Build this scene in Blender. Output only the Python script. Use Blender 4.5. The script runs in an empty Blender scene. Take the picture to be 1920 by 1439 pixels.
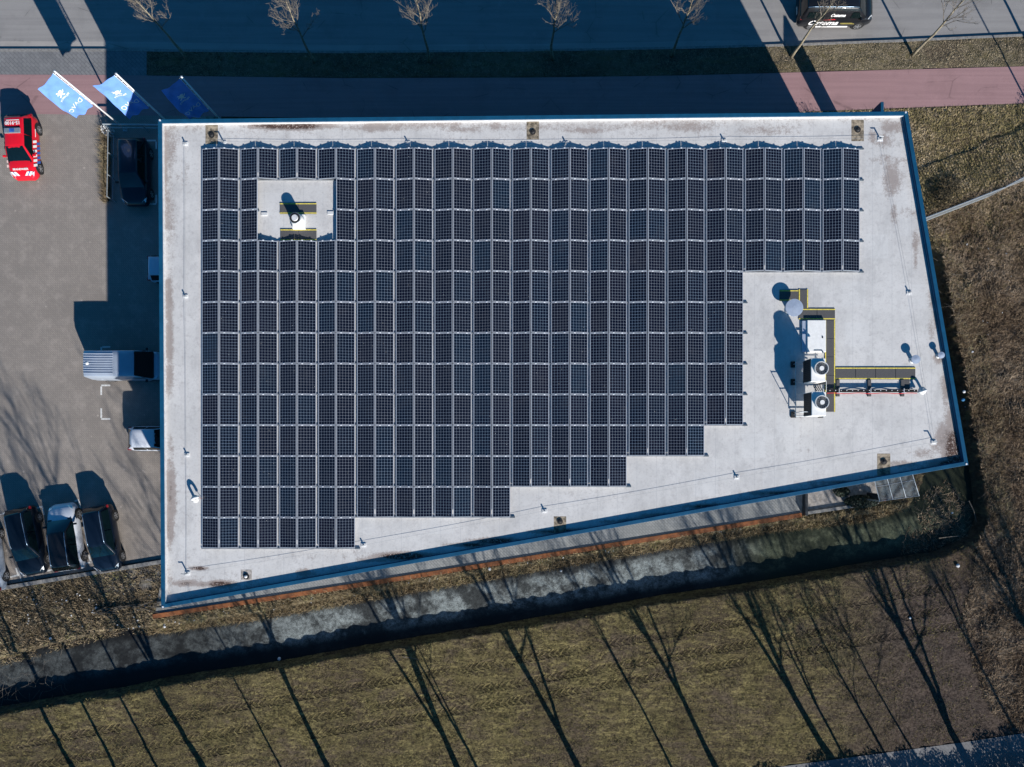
import bpy, bmesh, math, random
import numpy as np
from mathutils import Vector, Matrix, Euler
R = math.radians
random.seed(7)
rng = np.random.default_rng(11)
SC = bpy.context.scene
C = SC.collection

# ------------------------------------------------------------------ camera, sky, sun, exposure
F = 1281.0; D = 45.9; CX = 975.0; CY = 850.0      # focal length in px, camera height, nadir point in the 1920 px frame
cam = bpy.data.cameras.new('camera'); camo = bpy.data.objects.new('camera', cam); C.objects.link(camo)
camo.location = (0, 0, D); camo.rotation_euler = (0, 0, 0)
cam.sensor_width = 36; cam.lens = F/1920*36
cam.shift_x = (960-CX)/1920; cam.shift_y = (CY-719.5)/1920
cam.clip_end = 3000; cam.clip_start = 0.5
SC.camera = camo

SUN_EL = 26.0
sdir = Vector((0.461*math.cos(R(SUN_EL)), -0.887*math.cos(R(SUN_EL)), math.sin(R(SUN_EL)))).normalized()
world = bpy.data.worlds.new('World'); SC.world = world; world.use_nodes = True
wn = world.node_tree; wn.nodes.clear()
sky = wn.nodes.new('ShaderNodeTexSky'); sky.sky_type = 'NISHITA'; sky.sun_disc = False
sky.sun_elevation = R(SUN_EL); sky.sun_rotation = math.atan2(sdir.x, sdir.y)
sky.air_density = 1.0; sky.dust_density = 0.0; sky.ozone_density = 6.0
tint = wn.nodes.new('ShaderNodeMix'); tint.data_type = 'RGBA'; tint.blend_type = 'MULTIPLY'
tint.inputs[0].default_value = 1; tint.inputs[7].default_value = (0.24, 0.92, 1.12, 1)
bg = wn.nodes.new('ShaderNodeBackground'); bg.inputs[1].default_value = 0.062
wo = wn.nodes.new('ShaderNodeOutputWorld')
wn.links.new(sky.outputs[0], tint.inputs[6]); wn.links.new(tint.outputs[2], bg.inputs[0]); wn.links.new(bg.outputs[0], wo.inputs[0])
sl = bpy.data.lights.new('sun', 'SUN'); sl.energy = 5.0; sl.angle = R(0.5); sl.color = (1.0, 0.95, 0.885)
so = bpy.data.objects.new('sun', sl); C.objects.link(so); so.rotation_euler = (-sdir).to_track_quat('-Z', 'Y').to_euler()
SC.view_settings.view_transform = 'Standard'; SC.view_settings.look = 'None'
SC.view_settings.exposure = 0.52; SC.view_settings.gamma = 1
SC.render.resolution_x = 1024; SC.render.resolution_y = 767

def W(px, py, z=0.0):
    s = F/(D-z)
    return ((px-CX)/s, (CY-py)/s)
def W3(px, py, z=0.0):
    a, b = W(px, py, z); return Vector((a, b, z))

# ------------------------------------------------------------------ node / material helpers
class NT:
    def __init__(s, name):
        s.m = bpy.data.materials.new(name); s.m.use_nodes = True
        s.t = s.m.node_tree; s.b = s.t.nodes['Principled BSDF']
        s.co = s.t.nodes.new('ShaderNodeTexCoord').outputs['Object']
    def n(s, ty, **k):
        x = s.t.nodes.new(ty)
        for a, v in k.items(): setattr(x, a, v)
        return x
    def l(s, a, b): s.t.links.new(a, b)
    def val(s, sock, v):
        if hasattr(v, 'links'): s.l(v, sock)
        else: sock.default_value = v
    def math(s, op, a, b=0.0, c=0.0):
        x = s.n('ShaderNodeMath', operation=op); s.val(x.inputs[0], a); s.val(x.inputs[1], b); s.val(x.inputs[2], c); return x.outputs[0]
    def noise(s, scale, detail=4, rough=0.6, vec=None, dist=0.0):
        x = s.n('ShaderNodeTexNoise'); x.inputs['Scale'].default_value = scale; x.inputs['Detail'].default_value = detail
        x.inputs['Roughness'].default_value = rough; x.inputs['Distortion'].default_value = dist
        s.l(vec if vec is not None else s.co, x.inputs['Vector']); return x.outputs[0]
    def vor(s, scale, vec=None, feature='F1', out=0):
        x = s.n('ShaderNodeTexVoronoi', feature=feature); x.inputs['Scale'].default_value = scale
        s.l(vec if vec is not None else s.co, x.inputs['Vector']); return x.outputs[out]
    def step(s, v, a, b, lo=0.0, hi=1.0):
        x = s.n('ShaderNodeMapRange', interpolation_type='SMOOTHSTEP'); s.val(x.inputs[0], v)
        for i, q in ((1, a), (2, b), (3, lo), (4, hi)): x.inputs[i].default_value = q
        return x.outputs[0]
    def mix(s, f, a, b, mode='MIX'):
        x = s.n('ShaderNodeMix', data_type='RGBA', blend_type=mode); s.val(x.inputs[0], f)
        for i, q in ((6, a), (7, b)):
            if hasattr(q, 'links'): s.l(q, x.inputs[i])
            else: x.inputs[i].default_value = (*q[:3], 1)
        return x.outputs[2]
    def map(s, scale=(1, 1, 1), rot=(0, 0, 0), vec=None):
        x = s.n('ShaderNodeMapping'); x.inputs['Scale'].default_value = scale; x.inputs['Rotation'].default_value = rot
        s.l(vec if vec is not None else s.co, x.inputs[0]); return x.outputs[0]
    def sep(s, vec=None):
        x = s.n('ShaderNodeSeparateXYZ'); s.l(vec if vec is not None else s.co, x.inputs[0]); return x.outputs
    def attr(s, name):
        return s.n('ShaderNodeAttribute', attribute_name=name).outputs['Fac']
    def bump(s, h, strength=0.5, dist=0.05):
        x = s.n('ShaderNodeBump'); x.inputs['Strength'].default_value = strength; x.inputs['Distance'].default_value = dist
        s.l(h, x.inputs['Height']); s.l(x.outputs[0], s.b.inputs['Normal'])
    def done(s, col, rough=0.7, metal=0.0, spec=0.5, coat=0.0):
        if hasattr(col, 'links'): s.l(col, s.b.inputs['Base Color'])
        else: s.b.inputs['Base Color'].default_value = (*col[:3], 1)
        s.val(s.b.inputs['Roughness'], rough); s.b.inputs['Metallic'].default_value = metal
        s.b.inputs['Specular IOR Level'].default_value = spec
        s.b.inputs['Coat Weight'].default_value = coat; s.b.inputs['Coat Roughness'].default_value = 0.04
        return s.m

def mat(name, col, rough=0.6, metal=0.0, var=0.18, scale=6, bump=0.0, bscale=40, spec=0.5, coat=0.0):
    t = NT(name)
    f = t.noise(scale, 4, 0.6)
    c2 = tuple(max(0, c*(1-var*1.6)) for c in col); c1 = tuple(min(1, c*(1+var)) for c in col)
    c = t.mix(t.step(f, 0.3, 0.7), c2, c1)
    if bump: t.bump(t.noise(bscale, 3, 0.7), bump, 0.02)
    return t.done(c, rough, metal, spec, coat)

# ------------------------------------------------------------------ mesh helpers
class MB:
    def __init__(s): s.v = []; s.f = []
    def add(s, vs, fs):
        o = len(s.v); s.v += [tuple(v) for v in vs]; s.f += [tuple(i+o for i in f) for f in fs]; return s
    def box(s, x0, x1, y0, y1, z0, z1, M=None):
        vs = [Vector(p) for p in ((x0,y0,z0),(x1,y0,z0),(x1,y1,z0),(x0,y1,z0),(x0,y0,z1),(x1,y0,z1),(x1,y1,z1),(x0,y1,z1))]
        if M: vs = [M @ v for v in vs]
        return s.add(vs, [(3,2,1,0),(4,5,6,7),(0,1,5,4),(1,2,6,5),(2,3,7,6),(3,0,4,7)])
    def cyl(s, c, r, z0, z1, n=24, r1=None, M=None):
        r1 = r if r1 is None else r1
        vs = [Vector((c[0]+r*math.cos(2*math.pi*i/n), c[1]+r*math.sin(2*math.pi*i/n), z0)) for i in range(n)]
        vs += [Vector((c[0]+r1*math.cos(2*math.pi*i/n), c[1]+r1*math.sin(2*math.pi*i/n), z1)) for i in range(n)]
        if M: vs = [M @ v for v in vs]
        return s.add(vs, [(i, (i+1) % n, n+(i+1) % n, n+i) for i in range(n)]+[tuple(range(n-1, -1, -1)), tuple(range(n, 2*n))])
    def tube(s, pts, r, n=6, r1=None):
        pts = [Vector(p) for p in pts]; m = len(pts); rings = []
        for k, p in enumerate(pts):
            d = (pts[min(k+1, m-1)]-pts[max(k-1, 0)])
            d = d.normalized() if d.length > 1e-9 else Vector((0, 0, 1))
            a = d.orthogonal().normalized() if k == 0 else (a-d*a.dot(d)).normalized()
            b = d.cross(a); rr = r if r1 is None else r+(r1-r)*k/(m-1)
            if isinstance(r, (list, tuple)): rr = r[k]
            rings.append([p+(a*math.cos(2*math.pi*i/n)+b*math.sin(2*math.pi*i/n))*rr for i in range(n)])
        vs = [v for q in rings for v in q]; fs = []
        for k in range(m-1):
            for i in range(n):
                fs.append((k*n+i, k*n+(i+1) % n, (k+1)*n+(i+1) % n, (k+1)*n+i))
        fs.append(tuple(range(n-1, -1, -1))); fs.append(tuple((m-1)*n+i for i in range(n)))
        return s.add(vs, fs)
    def prism(s, pts, z0, z1):
        n = len(pts)
        a = sum(pts[i][0]*pts[(i+1) % n][1]-pts[(i+1) % n][0]*pts[i][1] for i in range(n))
        if a < 0: pts = pts[::-1]
        vs = [(p[0], p[1], z0) for p in pts]+[(p[0], p[1], z1) for p in pts]
        return s.add(vs, [(i, (i+1) % n, n+(i+1) % n, n+i) for i in range(n)]+[tuple(range(n-1, -1, -1)), tuple(range(n, 2*n))])
    def loft(s, rings, caps=True, closed=True):
        n = len(rings[0]); vs = [v for q in rings for v in q]; fs = []
        for k in range(len(rings)-1):
            for i in range(n if closed else n-1):
                fs.append((k*n+i, (k+1)*n+i, (k+1)*n+(i+1) % n, k*n+(i+1) % n))
        if caps: fs.append(tuple(range(n))); fs.append(tuple((len(rings)-1)*n+i for i in range(n-1, -1, -1)))
        return s.add(vs, fs)
    def build(s, name, m, parent=None, smooth=False, bevel=0.0):
        me = bpy.data.meshes.new(name); me.from_pydata(s.v, [], s.f); me.update()
        o = bpy.data.objects.new(name, me); C.objects.link(o)
        if m: me.materials.append(m)
        if smooth: me.polygons.foreach_set('use_smooth', [True]*len(me.polygons))
        if bevel:
            b = o.modifiers.new('bevel', 'BEVEL'); b.width = bevel; b.segments = 2; b.limit_method = 'ANGLE'
        if parent: o.parent = parent
        return o
def tag(o, label=None, cat=None, group=None, kind=None):
    if label: o['label'] = label
    if cat: o['category'] = cat
    if group: o['group'] = group
    if kind: o['kind'] = kind
    return o
def empty(name, loc, rz=0.0, label=None, cat=None, group=None):
    o = bpy.data.objects.new(name, None); C.objects.link(o); o.location = loc; o.rotation_euler = (0, 0, rz)
    o.empty_display_size = 0.2
    return tag(o, label, cat, group)
def copy_tree(o, parent=None):
    c = o.copy(); C.objects.link(c); c.parent = parent
    for ch in list(o.children): copy_tree(ch, c)
    return c
def sheet(name, pts, z, m, kind='structure'):
    mb = MB(); P = [W(*p) for p in pts]; n = len(P)
    a = sum(P[i][0]*P[(i+1) % n][1]-P[(i+1) % n][0]*P[i][1] for i in range(n))
    if a < 0: P = P[::-1]
    mb.add([(x, y, z) for x, y in P], [tuple(range(n))])
    o = mb.build(name, m); tag(o, kind=kind); return o
def textmesh(body, size, extrude, m, parent, M, name='lettering', offset=0.0, shear=0.0, align='CENTER'):
    cu = bpy.data.curves.new('t', 'FONT'); cu.body = body; cu.size = size; cu.extrude = extrude; cu.offset = offset
    cu.align_x = align; cu.align_y = 'CENTER'; cu.shear = shear; cu.resolution_u = 3
    t = bpy.data.objects.new('t', cu); C.objects.link(t)
    dg = bpy.context.evaluated_depsgraph_get(); me = bpy.data.meshes.new_from_object(t.evaluated_get(dg))
    bpy.data.objects.remove(t); bpy.data.curves.remove(cu)
    me.transform(M); me.name = name; me.materials.clear(); me.materials.append(m)
    o = bpy.data.objects.new(name, me); C.objects.link(o); o.parent = parent; return o
ORD = ['', 'first', 'second', 'third', 'fourth', 'fifth', 'sixth', 'seventh', 'eighth', 'ninth', 'tenth', 'eleventh', 'twelfth', 'thirteenth',
       'fourteenth', 'fifteenth', 'sixteenth', 'seventeenth', 'eighteenth', 'nineteenth', 'twentieth', 'twenty-first', 'twenty-second', 'twenty-third']

# ------------------------------------------------------------------ surface materials
def herring(t, c):                                    # tractor tyre prints: chevrons in long bands
    x, y, _ = t.sep()
    py = t.math('MULTIPLY_ADD', y, -27.9, 850.0); pxx = t.math('MULTIPLY_ADD', x, 27.9, 975.0)
    v = t.math('MULTIPLY_ADD', pxx, 0.17, py)
    tot = None
    for c0 in (1402, 1446, 1478):
        d = t.math('SUBTRACT', v, float(c0)); ad = t.math('ABSOLUTE', d)
        ph = t.math('FRACT', t.math('MULTIPLY_ADD', ad, -0.085, t.math('MULTIPLY', pxx, 0.088)))
        b = t.math('MULTIPLY', t.step(ad, 8.5, 6.5), t.step(t.math('ABSOLUTE', t.math('SUBTRACT', ph, 0.5)), 0.12, 0.25))
        tot = b if tot is None else t.math('MAXIMUM', tot, b)
    worn = t.step(t.noise(0.28, 3), 0.36, 0.56)
    return t.math('MULTIPLY', tot, worn)
def m_field():
    t = NT('field_grass')
    n1 = t.noise(0.35, 5, 0.6); n2 = t.noise(2.2, 6, 0.75); n3 = t.noise(11, 4, 0.8)
    c = t.mix(t.step(n1, 0.40, 0.60), (0.185, 0.145, 0.094), (0.215, 0.185, 0.082))
    n8 = t.noise(5.0, 6, 0.85); n9 = t.noise(2.6, 5, 0.75, t.map((0.45, 1.5, 1), (0, 0, R(-9.5))))
    c = t.mix(t.step(n2, 0.46, 0.62, 0, 0.8), c, (0.075, 0.060, 0.038))
    c = t.mix(t.step(n9, 0.48, 0.60, 0, 0.8), c, (0.42, 0.35, 0.155))
    c = t.mix(t.step(n8, 0.52, 0.44, 0, 0.85), c, (0.040, 0.032, 0.022))
    c = t.mix(t.step(n3, 0.55, 0.72, 0, 0.7), c, (0.42, 0.35, 0.19))
    gx_, gy_, _ = t.sep(); nth = t.step(gy_, 10.5, 13.0)
    c = t.mix(nth, c, t.mix(t.step(n2, 0.4, 0.62), (0.26, 0.225, 0.16), (0.17, 0.15, 0.085)))
    east = t.math('MULTIPLY', t.step(gx_, 26.5, 29.5), t.math('SUBTRACT', 1.0, nth))
    c = t.mix(east, c, t.mix(t.step(n2, 0.42, 0.6), (0.20, 0.145, 0.095), (0.09, 0.062, 0.042)))
    west = t.math('MULTIPLY', t.step(gx_, -19.5, -20.5), t.step(gy_, -14.0, -13.0))
    c = t.mix(west, c, t.mix(t.step(n2, 0.42, 0.6), (0.24, 0.19, 0.13), (0.12, 0.10, 0.06)))
    gr_ = t.math('MULTIPLY', t.step(t.math('MULTIPLY_ADD', gx_, -0.158, gy_), -5.4, -4.8), t.math('MULTIPLY', t.step(gy_, 0.0, -2.0), t.math('MULTIPLY', west, t.step(gx_, -30.0, -28.0))))
    c = t.mix(gr_, c, t.mix(t.step(n3, 0.4, 0.65), (0.20, 0.19, 0.185), (0.34, 0.33, 0.32)))
    dk = t.noise(0.11, 3, 0.6); c = t.mix(t.step(dk, 0.45, 0.62, 0, 0.5), c, (0.080, 0.062, 0.045))
    wv = t.noise(1.0, 4, 0.7, t.map((0.35, 2.2, 1), (0, 0, R(-9.5)))); c = t.mix(t.step(wv, 0.5, 0.66, 0, 0.6), c, (0.26, 0.215, 0.10))
    wp_ = t.noise(0.22, 5, 0.7, t.map((0.7, 1.3, 1), (0, 0, R(-9.5)))); c = t.mix(t.step(wp_, 0.53, 0.62, 0, 0.7), c, t.mix(t.step(n8, 0.4, 0.6), (0.085, 0.065, 0.050), (0.20, 0.155, 0.115)))
    se = t.math('MULTIPLY', t.step(gx_, 18.0, 27.0), t.step(gy_, -4.0, -10.0)); c = t.mix(se, c, t.mix(t.step(n8, 0.4, 0.6), (0.055, 0.042, 0.036), (0.16, 0.125, 0.105)), 'MIX')
    tr = herring(t, c)
    c = t.mix(t.math('MULTIPLY', tr, 0.5), c, (0.020, 0.016, 0.010))
    h = t.math('SUBTRACT', t.math('ADD', t.math('MULTIPLY', n8, 1.1), t.math('MULTIPLY', n3, 0.6)), t.math('MULTIPLY', tr, 0.8))
    t.bump(h, 1.0, 0.28)
    return t.done(c, 0.95, spec=0.1)
def m_asphalt(name, c0, c1, streak=(0.05, 1.2, 1)):
    t = NT(name)
    a = t.noise(3.0, 3, 0.5, t.map(streak)); b = t.noise(60, 3, 0.7); d = t.noise(0.5, 4, 0.6)
    c = t.mix(t.step(a, 0.35, 0.65), c0, c1)
    c = t.mix(t.step(b, 0.35, 0.7, 0, 0.35), c, tuple(q*1.5 for q in c1))
    c = t.mix(t.step(d, 0.45, 0.75, 0, 0.3), c, tuple(q*0.65 for q in c0))
    e_ = t.noise(0.9, 5, 0.7); c = t.mix(t.step(e_, 0.56, 0.72, 0, 0.35), c, tuple(min(1, q*1.3) for q in c1))
    ck = t.vor(0.35, feature='DISTANCE_TO_EDGE'); c = t.mix(t.math('MULTIPLY', t.step(ck, 0.012, 0.003), t.step(d, 0.5, 0.62, 0, 0.45)), c, tuple(q*0.4 for q in c0))
    t.bump(b, 0.3, 0.01)
    return t.done(c, 0.9, spec=0.2)
def m_pavers(name, c0, c1, size=0.21, mortar=0.012):
    t = NT(name)
    br = t.n('ShaderNodeTexBrick'); t.l(t.map(rot=(0, 0, R(45))), br.inputs['Vector'])
    br.inputs['Scale'].default_value = 1.0; br.inputs['Brick Width'].default_value = size; br.inputs['Row Height'].default_value = size/2
    br.inputs['Mortar Size'].default_value = mortar; br.inputs['Color1'].default_value = (*c0, 1); br.inputs['Color2'].default_value = (*c1, 1)
    br.inputs['Mortar'].default_value = (*[q*0.72 for q in c0], 1); br.inputs['Bias'].default_value = 0.0
    big = t.noise(0.18, 5, 0.65); mid = t.noise(1.1, 5, 0.7); fine = t.noise(25, 3, 0.7)
    c = t.mix(t.step(big, 0.35, 0.65, 0.0, 0.5), br.outputs[0], tuple(q*0.72 for q in c0))
    c = t.mix(t.step(mid, 0.45, 0.75, 0, 0.35), c, tuple(min(1, q*1.45) for q in c1))
    c = t.mix(t.step(fine, 0.5, 0.8, 0, 0.3), c, tuple(q*0.5 for q in c0))
    sp = t.vor(0.9); c = t.mix(t.step(sp, 0.09, 0.03, 0, 0.5), c, tuple(min(1, q*1.7) for q in c1))
    t.bump(fine, 0.3, 0.01)
    return t.done(c, 0.9, spec=0.25)
def m_deck():
    t = NT('roof_membrane')
    dirt = t.attr('dirt'); n1 = t.noise(0.5, 5, 0.65); n2 = t.noise(3.5, 6, 0.75); n3 = t.noise(14, 4, 0.8)
    c = t.mix(t.step(n1, 0.3, 0.7), (0.52, 0.512, 0.50), (0.61, 0.60, 0.585))
    c = t.mix(t.step(n2, 0.48, 0.68, 0, 0.42), c, (0.36, 0.35, 0.35))
    c = t.mix(t.step(n3, 0.52, 0.72, 0, 0.35), c, (0.70, 0.695, 0.68))
    n7 = t.noise(9, 5, 0.85); c = t.mix(t.step(n7, 0.46, 0.36, 0, 0.4), c, (0.33, 0.32, 0.31))
    n4 = t.noise(0.9, 6, 0.7, t.map((1, 0.45, 1)))
    c = t.mix(t.step(n4, 0.50, 0.66, 0, 0.45), c, (0.40, 0.395, 0.39))
    ring = t.step(t.math('ABSOLUTE', t.math('SUBTRACT', n1, 0.53)), 0.012, 0.003)
    c = t.mix(t.math('MULTIPLY', ring, 0.07), c, (0.33, 0.31, 0.29))
    pt = t.n('ShaderNodeTexVoronoi', distance='CHEBYCHEV'); pt.inputs['Scale'].default_value = 0.33; t.l(t.co, pt.inputs['Vector'])
    c = t.mix(t.step(pt.outputs[0], 0.22, 0.215, 0, 0.16), c, (0.68, 0.69, 0.69))
    x, y, _ = t.sep()                                 # welded sheet seams
    sx = t.math('ABSOLUTE', t.math('SUBTRACT', t.math('FRACT', t.math('MULTIPLY', x, 0.93)), 0.5))
    c = t.mix(t.step(sx, 0.014, 0.004, 0, 0.45), c, (0.33, 0.34, 0.36))
    k = t.math('ADD', t.math('ADD', t.math('MULTIPLY', n2, 0.7), t.math('MULTIPLY', n3, 0.5)), t.math('MULTIPLY', dirt, 1.15))
    c = t.mix(t.step(k, 0.72, 1.02, 0, 0.85), c, (0.29, 0.245, 0.225))
    n6 = t.noise(7, 5, 0.85)
    c = t.mix(t.step(k, 1.12, 1.32, 0, 0.95), c, t.mix(t.step(n6, 0.48, 0.60), (0.050, 0.026, 0.020), t.mix(t.step(n3, 0.5, 0.62), (0.13, 0.075, 0.055), (0.50, 0.45, 0.42))))
    t.bump(t.math('ADD', n3, t.math('MULTIPLY', t.step(k, 1.1, 1.3), 2.0)), 0.35, 0.02)
    return t.done(c, 0.8, spec=0.25)
def m_water():
    t = NT('ditch_water')
    x, y, _ = t.sep()
    n1 = t.noise(0.42, 5, 0.65, dist=0.4); n2 = t.noise(5, 5, 0.8); n3 = t.noise(22, 3, 0.8)
    east = t.step(x, 12.5, 17.5)
    zone = t.math('MULTIPLY', t.step(x, -22, -13, 0.28, 1), 1.0)
    n5 = t.noise(1.3, 6, 0.75)
    scum = t.math('MULTIPLY', t.step(t.math('ADD', t.math('MULTIPLY', n1, 0.6), t.math('MULTIPLY', n5, 0.4)), 0.44, 0.58, 0.16, 1), zone)
    scum = t.math('MULTIPLY', scum, t.step(t.math('ADD', t.math('MULTIPLY', n2, 0.45), t.math('MULTIPLY', n3, 0.55)), 0.38, 0.62, 0.12, 0.9))
    up_ = t.math('ADD', t.math('MULTIPLY', x, -0.158), y)          # scum thinned at both edges to paint in bank reflection and bank shade
    scum = t.math('MULTIPLY', scum, t.math('MULTIPLY', t.step(up_, -8.2, -9.0, 0.12, 1), t.step(up_, -11.0, -10.2, 0.06, 1)))
    sc = t.mix(east, (0.37, 0.42, 0.42), (0.15, 0.17, 0.11))
    base = t.mix(east, (0.012, 0.012, 0.012), (0.016, 0.020, 0.012))
    c = t.mix(scum, base, sc)
    t.bump(t.math('ADD', n2, n3), 0.35, 0.03)
    return t.done(c, t.step(scum, 0.0, 0.5, 0.35, 0.9), spec=0.18)
def m_cells():
    t = NT('solar_cells')
    x, y, _ = t.sep()
    def grid(a, pitch, off, w):
        f = t.math('FRACT', t.math('MULTIPLY_ADD', a, 1.0/pitch, off)); d = t.math('MULTIPLY', t.math('ABSOLUTE', t.math('SUBTRACT', f, 0.5)), -1.0)
        return t.step(t.math('ADD', d, 0.5), w*1.25/pitch, w*0.8/pitch), t.math('ADD', d, 0.5)
    gx, dx = grid(x, 0.1545, 0.0, 0.0034); gy, dy = grid(y, 0.1590, 0.0, 0.0034)
    dia = t.step(t.math('ADD', dx, dy), 0.115, 0.095)
    ln = t.math('MAXIMUM', t.math('MAXIMUM', gx, gy), dia)
    oi = t.n('ShaderNodeObjectInfo').outputs['Random']
    oi2 = t.math('FRACT', t.math('MULTIPLY', oi, 7.31))
    base = t.mix(oi, (0.0025, 0.0045, 0.013), (0.006, 0.007, 0.016))
    base = t.mix(t.step(oi2, 0.6, 1.0, 0, 1), base, (0.003, 0.009, 0.022))
    dust = t.step(t.noise(1.3, 5, 0.7, t.n('ShaderNodeNewGeometry').outputs['Position']), 0.5, 0.75, 0, 0.06)
    base = t.mix(dust, base, (0.20, 0.19, 0.18))
    base = t.mix(t.step(t.noise(3, 2), 0.4, 0.7, 0, 0.6), base, (0.007, 0.008, 0.016))
    c = t.mix(ln, base, t.mix(oi2, (0.30, 0.33, 0.38), (0.26, 0.35, 0.45)))
    spt = t.vor(2.6, t.n('ShaderNodeNewGeometry').outputs['Position']); c = t.mix(t.step(spt, 0.045, 0.03, 0, 0.8), c, (0.55, 0.55, 0.52))
    return t.done(c, t.math('MULTIPLY_ADD', oi2, 0.14, 0.14), spec=0.45)
M = dict(
    field=m_field(), deck=m_deck(), water=m_water(), cells=m_cells(),
    road=m_asphalt('road_asphalt', (0.215, 0.208, 0.205), (0.25, 0.242, 0.236)),
    road_light=m_asphalt('road_edge_concrete', (0.27, 0.257, 0.245), (0.31, 0.295, 0.28)),
    path=m_asphalt('red_path_asphalt', (0.27, 0.165, 0.168), (0.31, 0.19, 0.192), (0.04, 1.6, 1)),
    lot=m_pavers('lot_pavers', (0.255, 0.228, 0.205), (0.295, 0.262, 0.232)),
    hexpave=m_pavers('grey_pavers', (0.175, 0.178, 0.185), (0.21, 0.212, 0.216), 0.4, 0.02),
    walk=m_pavers('walk_pavers', (0.24, 0.25, 0.25), (0.29, 0.295, 0.29), 0.3, 0.02),
    kerb=mat('kerb_concrete', (0.22, 0.215, 0.205), 0.9, bump=0.4),
    paint=mat('white_road_paint', (0.62, 0.62, 0.60), 0.8, var=0.12, scale=9),
    coping=mat('blue_coping_metal', (0.006, 0.072, 0.150), 0.5, 0.0, 0.1, 2, spec=0.25),
    upstand=mat('pale_upstand_membrane', (0.60, 0.60, 0.60), 0.7, var=0.1),
    wall=mat('blue_grey_cladding', (0.14, 0.17, 0.20), 0.55, var=0.08),
    glass=mat('window_glass', (0.012, 0.018, 0.022), 0.06, 0.0, 0.1, spec=0.9),
    alu=mat('aluminium_frame', (0.60, 0.63, 0.68), 0.38, 0.35, 0.06),
    alu_dark=mat('dull_aluminium', (0.34, 0.36, 0.38), 0.5, 0.5, 0.1),
    clamp=mat('bright_clamp', (0.85, 0.86, 0.88), 0.35, 0.2, 0.03),
    black=mat('black_rubber', (0.012, 0.012, 0.013), 0.7, var=0.2),
    patch=mat('brown_stained_patch', (0.27, 0.225, 0.165), 0.9, 0, 0.45, 5, bump=0.3),
    patch_grey=mat('grey_stained_patch', (0.36, 0.33, 0.30), 0.9, 0, 0.35, 6),
    slate=mat('blue_grey_plastic', (0.10, 0.13, 0.16), 0.6),
    dark=mat('dark_metal', (0.03, 0.034, 0.038), 0.5, var=0.2),
    white=mat('white_coated_metal', (0.80, 0.80, 0.78), 0.45, var=0.04),
    offwhite=mat('dusty_white', (0.62, 0.63, 0.63), 0.6, var=0.1),
    railsteel=mat('painted_rail_steel', (0.30, 0.34, 0.36), 0.45, 0.2, 0.1, 4),
    galv=mat('galvanised_steel', (0.42, 0.46, 0.49), 0.42, 0.6, 0.12, 10),
    galvdisc=mat('satin_zinc', (0.48, 0.55, 0.66), 0.4, 0.35, 0.06, 5),
    mat_grey=mat('grey_walkway_tile', (0.085, 0.084, 0.086), 0.95, var=0.12, scale=30, bump=0.4),
    yellow=mat('worn_yellow_paint', (0.72, 0.60, 0.10), 0.8, var=0.22, scale=14),
    rust=mat('rusted_steel_edging', (0.23, 0.078, 0.025), 0.85, 0, 0.3, 1.6, bump=0.4),
    sand=mat('sandy_concrete', (0.33, 0.305, 0.28), 0.9, 0, 0.2, 4, bump=0.4),
    redcable=mat('red_cable', (0.55, 0.03, 0.035), 0.5),
    pole=mat('white_flagpole', (0.82, 0.82, 0.82), 0.35, var=0.03),
    bark=mat('pale_bark', (0.27, 0.235, 0.165), 0.9, 0, 0.3, 8, bump=0.6),
    twig=mat('twig_bark', (0.19, 0.165, 0.135), 0.9, 0, 0.25, 8),
    bigbark=mat('grey_bark', (0.10, 0.085, 0.065), 0.9, 0, 0.3, 6, bump=0.6),
    tyre=mat('tyre_rubber', (0.014, 0.014, 0.015), 0.8),
    rim=mat('alloy_rim', (0.42, 0.43, 0.45), 0.3, 0.7, 0.1),
    lamp=mat('headlamp_glass', (0.62, 0.66, 0.70), 0.08, 0.3, 0.1, coat=1.0),
    tail=mat('red_tail_lamp', (0.25, 0.008, 0.012), 0.15, coat=1.0),
    carglass=mat('tinted_car_glass', (0.003, 0.009, 0.011), 0.04, 0, 0.1, spec=0.7),
    trim=mat('black_trim', (0.012, 0.013, 0.015), 0.5),
    chrome=mat('satin_rail', (0.30, 0.42, 0.55), 0.3, 0.6),
    litter=mat('pale_litter', (0.62, 0.64, 0.66), 0.7, 0, 0.2, 9),
    bluelit=mat('blue_plastic', (0.03, 0.20, 0.42), 0.5),
    polycarb=mat('weathered_polycarbonate', (0.045, 0.062, 0.075), 0.55, 0, 0.45, 3, spec=0.2),
    terracotta=mat('terracotta_tint', (0.30, 0.12, 0.085), 0.8),
    leaf=mat('evergreen_leaf', (0.016, 0.028, 0.014), 0.7, 0, 0.4, 5),
    scrubleaf=mat('dark_scrub_twigs', (0.075, 0.058, 0.03), 0.9, 0, 0.4, 4),
    hedge=mat('dry_hedge_twigs', (0.16, 0.125, 0.065), 0.9, 0, 0.4, 4),
)
M['polycarb'].node_tree.nodes['Principled BSDF'].inputs['Alpha'].default_value = 0.78
def carpaint(name, c, metal=0.0): return mat(name, c, 0.3, metal, 0.03, 2, spec=0.3, coat=0.5)
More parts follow.
